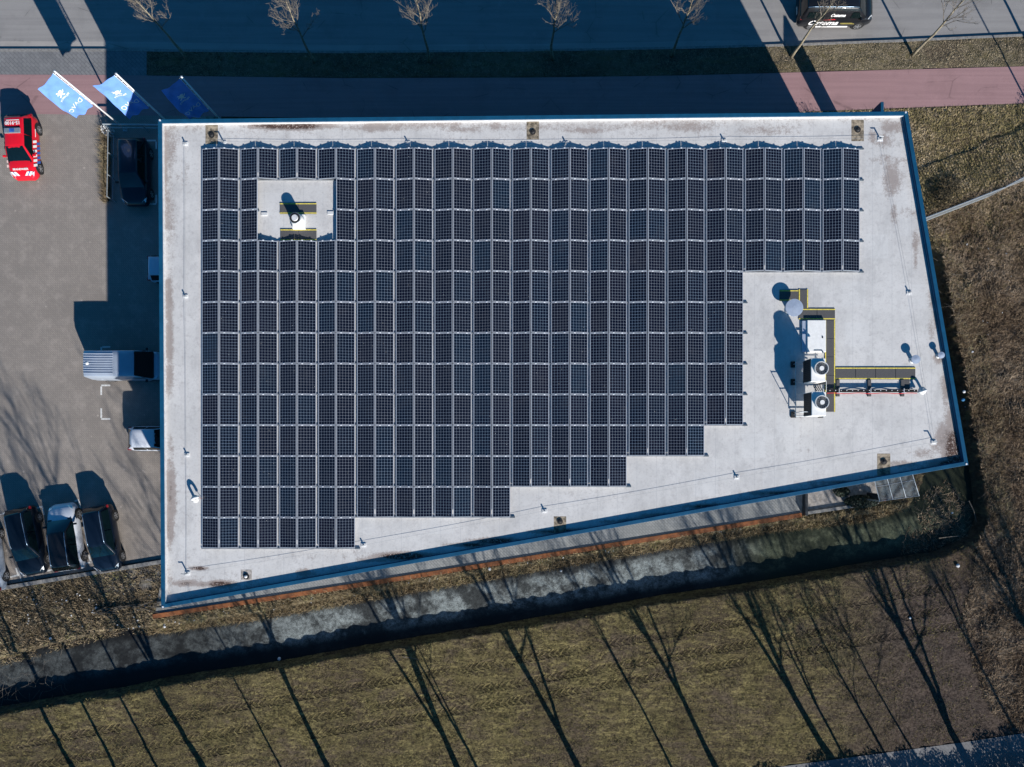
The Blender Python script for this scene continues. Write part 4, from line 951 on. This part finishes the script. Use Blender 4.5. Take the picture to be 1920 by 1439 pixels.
# ------------------------------------------------------------------ bare trees
def bare_tree(name, x, y, h, r, lab, group, seed, bark, twm, first=0.45, spread=0.6, n1=9, lv=3, leanv=(0, 0), cat='tree', fork=None, tw=0.012):
    rnd = random.Random(seed); p = W(x, y) if x is not None else y
    e = empty(name, (p[0], p[1], 0), 0, lab, cat, group)
    tr = MB(); cr = MB()
    K = 9; pts = []; dx_, dy_ = leanv; kq = .12 if cat == 'tree' and h < 8 else .42; wx = rnd.uniform(-kq, kq); wy = rnd.uniform(-kq, kq)
    for k in range(K):
        t = k/(K-1); pts.append(Vector((dx_*t*h+wx*(math.sin(t*5)+.5*math.sin(t*13+seed))+rnd.uniform(-.03, .03), dy_*t*h+wy*math.sin(t*4)+rnd.uniform(-.03, .03), h*0.9*t)))
    tr.tube(pts, [r*(1.25 if k == 0 else 1)*(1-0.75*k/(K-1)) for k in range(K)], 8)
    def branch(p0, d, L, rr, level):
        m = 5; P = [p0]; dd = d.copy()
        for k in range(m):
            dd = (dd+Vector((rnd.uniform(-.22, .22), rnd.uniform(-.22, .22), rnd.uniform(-.05, .20)))).normalized(); P.append(P[-1]+dd*L/m)
        cr.tube(P, rr, 5 if level == 0 else 3, max(rr*0.3, tw*0.4))
        if level < lv:
            nb = (4, 4, 3)[min(level, 2)]
            for q in range(nb):
                i = 1+int((m-1)*(q+rnd.random())/nb); i = min(i, m); ax = Vector((rnd.uniform(-1, 1), rnd.uniform(-1, 1), rnd.uniform(-.2, .9))).normalized()
                nd = (dd*0.9+ax*0.8).normalized(); branch(P[i], nd, L*rnd.uniform(0.4, 0.62), max(rr*0.5, tw*0.5), level+1)
    for q in range(n1):
        t = first+(0.98-first)*(q+0.5*rnd.random())/n1; fi = t*(K-1); i = int(fi); p0 = pts[i].lerp(pts[min(i+1, K-1)], fi-i)
        a = q*2.4+rnd.uniform(-.5, .5); up = 0.45+0.7*t
        d = Vector((math.cos(a)*spread*1.4, math.sin(a)*spread*1.4, up)).normalized()
        branch(p0, d, h*rnd.uniform(0.24, 0.36)*(1.15-0.4*t), max(r*0.36*(1.1-t*0.6), tw), 0)
    if fork:
        for (fa, fl, fz) in fork:
            P = [Vector(pts[int((K-1)*fz)])]; d = Vector((math.cos(fa)*0.35, math.sin(fa)*0.35, 1)).normalized()
            for k in range(6): d = (d+Vector((rnd.uniform(-.05, .05), rnd.uniform(-.05, .05), 0.05))).normalized(); P.append(P[-1]+d*fl/6)
            tr.tube(P, r*0.62, 7, r*0.15)
            for k in range(2, 7): branch(P[k], (d+Vector((rnd.uniform(-.7, .7), rnd.uniform(-.7, .7), 0.2))).normalized(), h*0.2, r*0.2, 1)
    tr.build('trunk', bark, e, smooth=True); cr.build('crown', twm, e); return e
ST = [(350,110,'leftmost'),(590,118,'second from left'),(805,115,'third from left'),(1036,112,'fourth from left, standing near the middle'),(1260,105,'fifth from left'),(1485,107,'sixth from left, beside the dark van'),(1710,104,'seventh from left, right of the dark van')]
for k, (x, y, w_) in enumerate(ST):
    bare_tree('street_tree', x, y, 6.6+0.5*random.random(), 0.10, 'bare street tree on the verge, '+w_, 'bare street trees on the verge', 40+k, M['bark'], M['twig'], 0.46, 0.42, 9, 3, (random.uniform(-.02, .02), random.uniform(-.02, .02)))
bare_tree('street_tree', 1940, 101, 7.0, 0.11, 'bare street tree just beyond the right picture edge', 'bare street trees on the verge', 57, M['bark'], M['twig'], 0.5, 0.42, 9, 2)
# tall trees south of the field, casting the long shadows across it
BT = [(155,1478,14.0,.20,[(2.4,7,0.3)]),(317,1482,13.5,.13,None),(407,1476,15.2,.23,[(2.6,9,0.12),(0.6,6,0.3)]),(631,1474,15.0,.22,[(0.8,8,0.25)]),(872,1476,14.5,.24,[(1.0,9,0.2),(2.6,8,0.15),(0.2,5,0.4)]),(1102,1474,15.0,.25,[(0.5,8,0.2),(2.5,8,0.35)]),
      (1362,1472,15.0,.23,[(2.0,7,0.4),(0.4,7,0.3)]),(1588,1470,15.0,.28,[(2.9,9,0.3),(0.9,7,0.45)]),(1690,1462,9.5,.13,None),(1838,1466,15.5,.30,[(0.9,9,0.22),(2.2,9,0.3),(0.2,6,0.45)]),(2096,1474,15.5,.30,[(2.4,9,0.25),(0.9,8,0.3)]),(15,1482,14,.17,None),(235,1480,15.5,.14,[(1.5,8,0.3)]),
      (-110,1480,15.0,.2,[(1.0,7,0.3)]),(560,1500,12.0,.09,[(2.2,5,0.2)]),(915,1486,14.0,.12,[(1.8,7,0.2)]),(1290,1500,14.0,.11,[(2.4,6,0.3)]),(1620,1500,14.5,.13,[(1.2,6,0.35)]),(1745,1470,11.0,.10,None),(1960,1470,14.5,.15,[(0.9,6,0.4)])]  # mostly thin extra trees, added unseen to thicken the shadow web
for k, (x, y, h, r, fk) in enumerate(BT):
    bare_tree('tall_bare_tree', x, y, h, r*0.8, 'tall bare tree beyond the lower picture edge, %s from left' % ORD[1+sorted(q[0] for q in BT).index(x)], 'tall bare trees south of the field', 80+k, M['bigbark'], M['bigbark'], 0.32, 0.66, 12, 3, (random.uniform(-.10, .10), random.uniform(-.04, .04)), fork=fk, tw=0.020)
# unseen dense hedge added to shade the lower right path
random.seed(77)
for k in range(13):
    x = 1418+k*52; shrub('added_shade_shrub', x, 1515-k*5.6+random.uniform(-8, 8), random.uniform(1.0, 1.7), 0.7, random.uniform(1.3, 2.0), 2800, M['hedge'], 'unseen shrub added to shade the lower path, %s from left' % ORD[k+1], leafs=0.07, group='unseen shrubs added to shade the path')
# lamp post outside right edge
e = empty('lamp_post', (*W(1962, 262), 0), 0, 'tall thin lamp post beyond the right edge beside the red path', 'lamp post')
b = MB(); b.tube([(0, 0, 0), (0, 0, 7.5)], 0.07, 8, 0.04); b.build('pole', M['galv'], e); b = MB(); b.box(-0.12, 0.12, -0.1, 0.7, 7.4, 7.52); b.build('lamp_head', M['galv'], e, bevel=0.03)

# ------------------------------------------------------------------ vehicles
def lerp(a, b, t): return a+(b-a)*t
def interp(tab, t):
    for (t0, v0), (t1, v1) in zip(tab, tab[1:]):
        if t <= t1: return v0+(v1-v0)*(t-t0)/max(1e-9, t1-t0)
    return tab[-1][1]
def make_car(name, px, py, heading, S, label, cat='car', group='parked cars'):
    """heading: degrees, 0 = east (+X) in the picture, 90 = up. Car local: x forward, y left."""
    L, Wd, H = S['L'], S['W'], S['H']; w = Wd/2
    e = empty(name, (*W(px, py), 0.008), R(heading), label, cat, group)
    wt_ = S.get('wt', [(0,.78),(.012,.86),(.04,.93),(.10,.975),(.2,1),(.7,1),(.86,.975),(.93,.92),(.97,.82),(.99,.72),(1,.62)])
    zt = S['zt']
    ts = [0,.012,.04,.08,.13,.2,.3,.4,.5,.6,.66,.72,.78,.84,.89,.93,.965,.985,1]
    rings = []
    for t in ts:
        x = -L/2+L*t; ww = w*interp(wt_, t); z = interp(zt, t); zb = 0.2+0.16*max(0, (t-.93)/.07)+0.18*max(0, (.04-t)/.04)
        c = [(0.0, z+0.03), (.45, z+0.024), (.74, z), (.88, z-.035), (.955, z-.10), (.985, z*0.72), (1.0, z*0.55), (.985, 0.34), (.93, zb), (0.5, zb-0.02), (0, zb-0.02)]
        ring = [(x, ww*a, max(b, zb-0.02)) for a, b in c]+[(x, -ww*a, max(b, zb-0.02)) for a, b in c[-2:0:-1]]
        rings.append(ring)
    b = MB(); b.loft(rings); body = b.build('body', S['paint'], e, smooth=True)
    # cabin
    xr0, xr1, xf1, xf0 = [-L/2+L*q for q in S['cab']]; belt = S['belt']; wb = w*S.get('wb', .93); wr_ = w*S.get('wr', .70)
    st = [(xr0, 0.0), (lerp(xr0, xr1, .5), .55), (lerp(xr0, xr1, .9), .93), (xr1+.06, 1.0), (lerp(xr1, xf1, .3), 1.02), (lerp(xr1, xf1, .6), 1.02), (xf1-.08, 1.0), (lerp(xf1, xf0, .12), .92), (lerp(xf1, xf0, .5), .55), (xf0, 0.0)]
    rg = []
    for x, f in st:
        zt_ = belt+(H-belt)*f; hw = lerp(wb, wr_, min(1, f)); ke = (S.get('ke', .94) if x < 0 and f < .3 else (1-(1-S.get('ke', .94))*.35 if x < 0 and f < .7 else 1-0.06*(f < .3)))
        rg.append([(x, wb*ke, belt-.12), (x, lerp(wb, hw, .98)*ke, lerp(belt, zt_, .93)), (x, hw*.93*ke, zt_-.012), (x, hw*.5, zt_+.018*(f > .5)), (x, 0, zt_+.025*(f > .5)),
                   (x, -hw*.5, zt_+.018*(f > .5)), (x, -hw*.93*ke, zt_-.012), (x, -lerp(wb, hw, .98)*ke, lerp(belt, zt_, .93)), (x, -wb*ke, belt-.12)])
    b = MB(); b.loft(rg, caps=False, closed=False); rf = b.build('roof', S.get('roofpaint', S['paint']), e, smooth=True)
    # glass patches
    def patch(c00, c10, c11, c01, bulge, nrm, nm='window', off=0.012, nu=8, nv=5, m=None):
        vs = []; fs = []
        for j in range(nv+1):
            for i in range(nu+1):
                u, v = i/nu, j/nv; p = (Vector(c00)*(1-u)+Vector(c10)*u)*(1-v)+(Vector(c01)*(1-u)+Vector(c11)*u)*v
                p += Vector(nrm)*(off+bulge*(1-(2*u-1)**2)*(0.4+0.6*(1-(2*v-1)**2))); vs.append(p)
        for j in range(nv):
            for i in range(nu): a = j*(nu+1)+i; fs.append((a, a+1, a+nu+2, a+nu+1))
        b = MB(); b.add(vs, fs); return b.build(nm, m or M['carglass'], e, smooth=True)
    fx = Vector((H-belt, 0, xf0-xf1)).normalized(); rx = Vector((-(H-belt), 0, xr1-xr0)).normalized()
    wsb = S.get('wsb', .0)
    patch((xf0+wsb, -wb*.93, belt+.0), (xf0+wsb, wb*.93, belt+.0), (lerp(xf1, xf0, .06), wr_*.93, H-.045), (lerp(xf1, xf0, .06), -wr_*.93, H-.045), .05, fx, 'windscreen', 0.022)
    if S.get('rearglass', True):
        patch((lerp(xr0, xr1, .18), wb*.86, lerp(belt, H, .16)), (lerp(xr0, xr1, .18), -wb*.86, lerp(belt, H, .16)), (lerp(xr0, xr1, .95), -wr_*.9, H-.06), (lerp(xr0, xr1, .95), wr_*.9, H-.06), .02, rx, 'rear_window', 0.03)
    if S.get('sideglass', True):
        for s in (1, -1):
            sn = Vector((0, s*.93, .35)).normalized()
            a0 = S.get('sg0', 0.0)
            xm = lerp(xr0, xf0, .5); xs0 = lerp(xr0, xr1, .8)+a0; xs1 = lerp(xr1, xf1, .04)+a0; xe0 = lerp(xf1, xf0, .82); xe1 = lerp(xf1, xf0, .04)
            y0 = s*(wb+.004); y1 = s*lerp(wb, wr_, .86); z0 = belt+.02; z1 = lerp(belt, H, .86)
            g = 0.03
            patch((xs0, y0, z0), (xm-g, y0, z0), (xm-g, y1, z1), (xs1, y1, z1), 0, sn, 'side_window', .014)
            patch((xm+g, y0, z0), (xe0, y0, z0), (xe1, y1, z1), (xm+g, y1, z1), 0, sn, 'side_window', .014)
    # wheels
    wr = S.get('wheel', .31)
    for fx_, in ((S.get('ax0', .19),), (S.get('ax1', .81),)):
        for s in (1, -1):
            x = -L/2+L*fx_; b = MB(); Mx = Matrix.Translation((x, s*(w-.10), wr)) @ Matrix.Rotation(R(90), 4, 'X')
            b.cyl((0, 0), wr*.93, -.115, -.09, 28, wr, Mx); b.cyl((0, 0), wr, -.09, .09, 28, M=Mx); b.cyl((0, 0), wr, .09, .115, 28, wr*.93, Mx)
            wh = b.build('wheel', M['tyre'], e, smooth=False)
            b = MB(); Mo = Matrix.Translation((x, s*(w+.018), wr)) @ Matrix.Rotation(R(90), 4, 'X')
            for q in range(5):
                Mq = Mo @ Matrix.Rotation(2*math.pi*q/5, 4, 'Z'); b.box(-.035, .035, 0, wr*.66, -.006, .006, Mq)
            b.cyl((0, 0), .06, -.012, .012, 12, M=Mo)
            for q in range(20):
                a0, a1 = 2*math.pi*q/20, 2*math.pi*(q+1)/20; ra, rb = wr*.70, wr*.62
                vs = [Mo @ Vector((ra*math.cos(a0), ra*math.sin(a0), 0)), Mo @ Vector((ra*math.cos(a1), ra*math.sin(a1), 0)), Mo @ Vector((rb*math.cos(a1), rb*math.sin(a1), 0)), Mo @ Vector((rb*math.cos(a0), rb*math.sin(a0), 0))]
                b.add(vs, [(0, 1, 2, 3)])
            b.build('rim', M['rim'], wh)
            b = MB(); b.cyl((0, 0), wr+.075, -.12, .1 if s < 0 else .12, 28, M=Matrix.Translation((x, s*(w-.115), wr+.02)) @ Matrix.Rotation(R(90), 4, 'X')); b.build('wheel_arch', M['trim'], e)
    for s in (1, -1):
        b = MB(); x = xf0-.35; b.box(-.05, .08, 0, .19, 0, .13, Matrix.Translation((x, s*(w*.98) if s > 0 else -w*.98-.19, belt+.0))); b.build('mirror', S.get('mirror', S['paint']), e, bevel=.03)
        zl_ = S.get('zl', interp(zt, .95)-.12)
        b = MB(); P = []
        for (t, f) in ((.90, .93), (.955, .90), (.985, .80), (.992, .60), (.96, .62), (.92, .80)):
            P.append((-L/2+L*t, s*w*f*interp(wt_, t)/.95))
        zz = [interp(zt, .90)-.03, interp(zt, .955)-.045, interp(zt, .985)-.03, interp(zt, .992)-.02, interp(zt, .96)+.022, interp(zt, .92)+.012]
        vs = [(p[0], p[1], z_+.012) for p, z_ in zip(P, zz)]; b.add(vs, [tuple(range(6))] if s > 0 else [tuple(range(5, -1, -1))]); b.build('headlight', M['lamp'], e)
        b = MB(); b.box(-L/2+.02, -L/2+.22, s*w*.70 if s > 0 else -w*.935, s*w*.935 if s > 0 else -w*.70, S.get('zr', .78), S.get('zr', .78)+.16); b.build('tail_light', M['tail'], e, bevel=.03)
    if S.get('rails'):
        for s in (1, -1):
            b = MB(); P = [(lerp(xr1, xf1, q/8), s*(wr_*.93), H+.035+(-.05 if q in (0, 8) else 0)) for q in range(9)]; b.tube(P, .020, 6); b.build('roof_rail', M['chrome'], e, smooth=True)
    b = MB(); b.box(xf0+.0, xf0+.10, -wb*.9, wb*.9, belt-.01, belt+.012); b.build('wiper_cowl', M['trim'], e, bevel=.005)
    b = MB(); b.box(-L/2-.005, -L/2+.05, -.26, .26, .42, .53); b.build('number_plate', M['offwhite'], e)
    e['_'] = 0; del e['_']
    return e
ZT_H = [(0,.62),(.012,.74),(.03,.86),(.10,.93),(.5,.93),(.70,.96),(.74,.96),(.84,.90),(.92,.80),(.965,.70),(.985,.60),(1,.48)]
hatch = dict(L=4.2, W=1.80, H=1.47, belt=.93, zt=ZT_H, cab=(.015,.12,.55,.745), wr=.66)
wagon = dict(L=4.55, W=1.82, H=1.46, belt=.93, zt=ZT_H, cab=(.012,.09,.57,.755), wr=.64, rails=True)
red = carpaint('signal_red_paint', (0.62, 0.008, 0.022)); navy = carpaint('navy_paint', (0.003, 0.006, 0.012)); navy2 = carpaint('dark_blue_paint', (0.004, 0.009, 0.020))
whitep = carpaint('white_paint', (0.60, 0.64, 0.71)); silver = carpaint('silver_paint', (0.40, 0.46, 0.55), 0.3); blackp = carpaint('black_paint', (0.008, 0.009, 0.012)); iceb = carpaint('pale_blue_paint', (0.48, 0.55, 0.66))
bluep = mat('blue_stripe', (0.03, 0.12, 0.45), 0.4); whitem = mat('white_reflective_stripe', (0.85, 0.85, 0.85), 0.4, var=0.03)

rc = make_car('fire_service_car', 56, 285, -88, dict(hatch, paint=red, mirror=red), 'red fire service car with white and blue stripes parked left of the flags')
textmesh('15-9100', .30, .003, whitem, rc, Matrix.Translation((-1.22, 0, 1.515)) @ Matrix.Rotation(R(90), 4, 'Z') @ Matrix.Rotation(R(180), 4, 'Z'), 'lettering', .008)
b = MB(); b.box(-1.42, -1.39, -.42, .42, 1.490, 1.512); b.build('roof_line', whitem, rc)
b = MB(); b.box(-.86, -.52, -.52, .52, 1.50, 1.60); lbr = b.build('light_bar', M['galv'], rc, bevel=.03)
b = MB(); b.box(-.80, -.58, -.16, .16, 1.60, 1.612); b.build('light_panel', bluep, lbr)
textmesh('BRANDWEER', .17, .003, whitem, rc, Matrix.Translation((1.56, 0, .925)) @ Matrix.Rotation(R(9), 4, 'Y') @ Matrix.Rotation(R(-90), 4, 'Z') @ Matrix.Rotation(R(180), 4, 'Z'), 'lettering', .006)
def hoodz(x, L=4.2): return interp(ZT_H, (x+L/2)/L)+.036
b = MB(); b2 = MB()
for q, s in enumerate((-.66, -.44, .44, .66)):
    mb = b
    x0, x1 = 1.70, 1.92; sk = .20*(1 if s > 0 else -1); mb.add([(x0, s-.07, hoodz(x0)), (x1, s-.07-sk, hoodz(x1)-.006), (x1, s+.08-sk, hoodz(x1)-.006), (x0, s+.08, hoodz(x0))], [(0, 1, 2, 3)])
mb = b2
for s in (-.55, .55):
    x0, x1 = 1.70, 1.92; sk = .20*(1 if s > 0 else -1); mb.add([(x0, s-.03, hoodz(x0)+.002), (x1, s-.03-sk, hoodz(x1)-.004), (x1, s+.03-sk, hoodz(x1)-.004), (x0, s+.03, hoodz(x0)+.002)], [(0, 1, 2, 3)])
b.build('hood_stripe', whitem, rc); b2.build('hood_stripe', bluep, rc)
for s in (1, -1):
    for cidx, mm in enumerate((whitem, bluep)):
        b = MB()
        for q in range(6):
            x0 = -.45+q*.31+cidx*.0; z0, z1 = (.62, .93) if cidx == 0 else (.30, .62)
            y = s*(.905+.004)
            wz = lambda z: s*(.90*(.985 if z > .65 else 1.0)+.012)
            xs_ = (x0, x0+.17); sh = .16
            o1 = [(xs_[0], wz(z0), z0), (xs_[1], wz(z0), z0), (xs_[1]+sh, wz(z1)*(.985 if z1 > .8 else 1), z1), (xs_[0]+sh, wz(z1)*(.985 if z1 > .8 else 1), z1)]
            b.add(o1, [(0, 1, 2, 3)] if s < 0 else [(3, 2, 1, 0)])
        b.build('side_stripe', mm, rc)
    b = MB(); b.add([(-1.15, s*.915, .68), (-.62, s*.915, .68), (-.62, s*.912, .74), (-1.15, s*.912, .74)], [(0, 1, 2, 3)]); b.build('side_lettering', whitem, rc)

make_car('estate_car', 263, 331, -89, dict(wagon, L=4.35, H=1.55, W=1.84, paint=navy2, roofpaint=navy2, rails=False, mirror=blackp), 'dark blue car inside the fenced bay left of the roof corner')
make_car('compact_car', 345, 510, 0, dict(hatch, L=4.0, W=1.74, H=1.5, paint=iceb, cab=(.02,.11,.55,.745)), 'pale blue car in shade with only its rear showing beyond the roof edge')
make_car('small_car', 304, 823, 0, dict(hatch, L=3.6, W=1.66, H=1.48, paint=whitep, roofpaint=whitep, wb=.90, wr=.70, cab=(.02,.16,.55,.745)), 'small white hatchback half hidden under the left roof edge')
make_car('estate_car', 64, 1013, -78, dict(wagon, paint=navy, mirror=blackp), 'leftmost dark blue estate car parked nose down in the angled bays')
make_car('estate_car', 135, 1005, 97.5, dict(wagon, L=4.45, W=1.86, H=1.58, belt=1.0, zt=[(t, z*1.06) for t, z in ZT_H], wheel=.35, paint=whitep, roofpaint=blackp, mirror=blackp), 'white car with black roof parked between two dark estate cars')
make_car('estate_car', 204, 1008, -80, dict(wagon, L=4.4, paint=navy2, mirror=blackp), 'dark blue estate car parked rightmost in the angled bays')
make_car('silver_car', -11, 1042, 97, dict(wagon, L=4.6, paint=silver), 'silver car cut off by the left picture edge beside the dark estate')
# silver panel van
VT = [(0,.95),(.012,1.02),(.04,1.08),(.5,1.12),(.74,1.12),(.80,1.12),(.88,1.05),(.95,.95),(.985,.78),(1,.6)]
vw = [(0,.86),(.008,.93),(.022,.975),(.05,1),(.8,1),(.9,.97),(.95,.92),(.985,.82),(1,.7)]
sv = make_car('panel_van', 254, 689, 0, dict(L=4.8, W=1.93, H=2.02, belt=1.10, zt=VT, wt=vw, cab=(.004,.035,.70,.86), wb=.985, wr=.865, paint=silver, rearglass=False, sideglass=False, wheel=.33, ax0=.2, ax1=.82, mirror=blackp, zr=.9), 'silver panel van with ribbed roof, nose under the left roof edge', 'van')
for q in range(9):
    y = -.62+q*.155; b = MB(); b.box(-2.2, -.30, y-.030, y+.030, 2.02, 2.082); b.build('roof_rib', silver, sv, bevel=.015)
b = MB(); b.cyl((-1.95, .0), .13, 2.03, 2.10, 18, .09); b.build('roof_vent', M['white'], sv, smooth=True)
for s in (1, -1):
    b = MB(); b.box(.75, 1.45, s*.90-.01, s*.90+.01, 1.2, 1.62); b.build('side_window', M['carglass'], sv)
# dark lettered van on the road
bv = make_car('lettered_van', 1559, 27, 0, dict(L=4.95, W=1.92, H=1.93, belt=1.12, zt=VT, wt=vw, cab=(.004,.035,.70,.86), wb=.985, wr=.80, paint=blackp, rearglass=True, sideglass=False, wheel=.33, ax0=.2, ax1=.83, mirror=blackp, rails=True, zr=.9), 'black van with large white lettering driving on the road at the top right', 'van')
bv.location.z = -0.11
txtm = mat('white_vinyl', (0.85, 0.85, 0.85), 0.5, var=0.02)
def side_text(body, size, x, z, shear=.25):
    yy = -(.96*1.0)-.02
    textmesh(body, size, .004, txtm, bv, Matrix.Translation((x, yy+(.0 if z < 1.1 else .06), z)) @ Matrix.Rotation(R(90 if z < 1.1 else 75), 4, 'X'), 'lettering', .014 if size > .4 else .008, shear)
side_text('Ostema', .62, -.85, .72); side_text('Ostema', .30, -.15, 1.40)
b = MB(); b.box(-1.2, .95, -.975, -.955, .26, .36); b.build('sill_stripe', txtm, bv)
b = MB(); b.add([(-1.0, -.985, 1.02), (-.15, -.985, 1.06), (-.25, -.985, 1.14), (-.7, -.985, 1.07)], [(0, 1, 2, 3)]); b.build('red_swoosh', mat('red_vinyl', (0.6, 0.02, 0.03), .5), bv)
b = MB(); b.box(.35, 1.25, -.985, -.975, .62, .645); b.box(.30, 1.1, -.985, -.975, .70, .715); b.build('pinstripe', mat('yellow_vinyl', (0.6, 0.5, 0.12), .5), bv)
sn = Vector((0, -.93, .35)).normalized()
b = MB(); b.add([(.75, -.945, 1.15), (1.52, -.945, 1.15), (1.15, -.86, 1.62), (.75, -.86, 1.62)], [(0, 1, 2, 3)]); b.build('side_window', M['carglass'], bv)
b = MB(); b.add([(-2.1, -.945, 1.15), (-1.0, -.945, 1.15), (-1.0, -.86, 1.62), (-2.1, -.86, 1.62)], [(0, 1, 2, 3)]); b.build('side_window', M['carglass'], bv)

# ------------------------------------------------------------------ litter and loose bits
LIT = [(1795,1061,.28,'large pale lump lying in the field below the ditch corner','w',0),(524,1235,.26,'small white crate floating in the shaded side of the ditch','w',-.84),(1052,1071,.18,'white block on the ditch edge below the walkway','w',-.1),
 (918,1067,.22,'flat white slab in the straw grass beside the rusted edging','w',.05),(309,1175,.2,'pale crumpled bag in the grass below the building corner','w',.05),(181,1140,.22,'white plastic scrap beside the branch pile','w',.05),
 (1807,735,.22,'white plastic bag between the roof edge and the ditch','w',.1),(1805,750,.26,'blue plastic bag below the white one beside the roof edge','b',.1),(1823,660,.16,'white scrap on the scrub bank right of the fan units','w',.1),
 (125,1126,.14,'white paper in the rough grass below the cars, upper one','w',.05),(95,1197,.2,'pale bag near the left end of the ditch','w',.05),(1785,962,.16,'pale stone in the dark ditch corner','w',-.4),(1706,1159,.18,'grey round stone lid on the field','w',.0)]
for x, y, s, lab, c, z in LIT:
    b = MB(); n = 9; rings = []
    for k, (zz, f) in enumerate(((0, .8), (.35, 1), (.7, .8), (.9, .3))):
        rings.append([(s/2*f*math.cos(2*math.pi*i/n)*random.uniform(.75, 1.1), s/2*f*math.sin(2*math.pi*i/n)*random.uniform(.6, 1.1), zz*s*.5) for i in range(n)])
    b.loft(rings[::-1]); o = b.build('litter', M['litter'] if c == 'w' else M['bluelit']); o.location = (*W(x, y, z), z); tag(o, lab, 'litter', 'litter on the banks')
random.seed(9); v = MB()
for k in range(150):
    if k < 60: x = random.uniform(300, 1500); y = 1160-(x-290)*.158+random.uniform(6, 22)
    elif k < 110: x = random.uniform(0, 290); y = random.uniform(1110, 1180)
    else: x = random.uniform(1745, 1900); y = random.uniform(420, 1000)
    p = W(x, y, .06); s = random.uniform(.02, .06); a = random.uniform(0, 3); zz = float(ground_z(np.array([p[0]]), np.array([p[1]]))[0])+.05
    v.box(-s, s, -s*.6, s*.6, 0, s*.5, Matrix.Translation((p[0], p[1], zz)) @ Matrix.Rotation(a, 4, 'Z') @ Matrix.Rotation(.4, 4, 'X'))
tag(v.build('small_scraps', M['litter']), 'scattered tiny pale scraps and stones in the bank grass', 'scraps', kind='stuff')
for x, y, ang, l, lab in ((770,1234,-10,1.1,'thin pale stick lying on the field below the ditch'),(1832,960,-70,1.5,'pale branch lying down the ditch bank at right'),(1790,1009,5,1.6,'bare branch lying across the dark ditch corner')):
    p = W(x, y); b = MB(); b.tube([(-l/2, 0, .06), (0, .04, .12), (l/2, 0, .05)], .03, 5, .012); o = b.build('fallen_branch', M['twig']); o.location = (p[0], p[1], -.5 if y < 1020 and x > 1785 else 0); o.rotation_euler = (0, 0, R(ang)); tag(o, lab, 'branch')
print('panels', count)
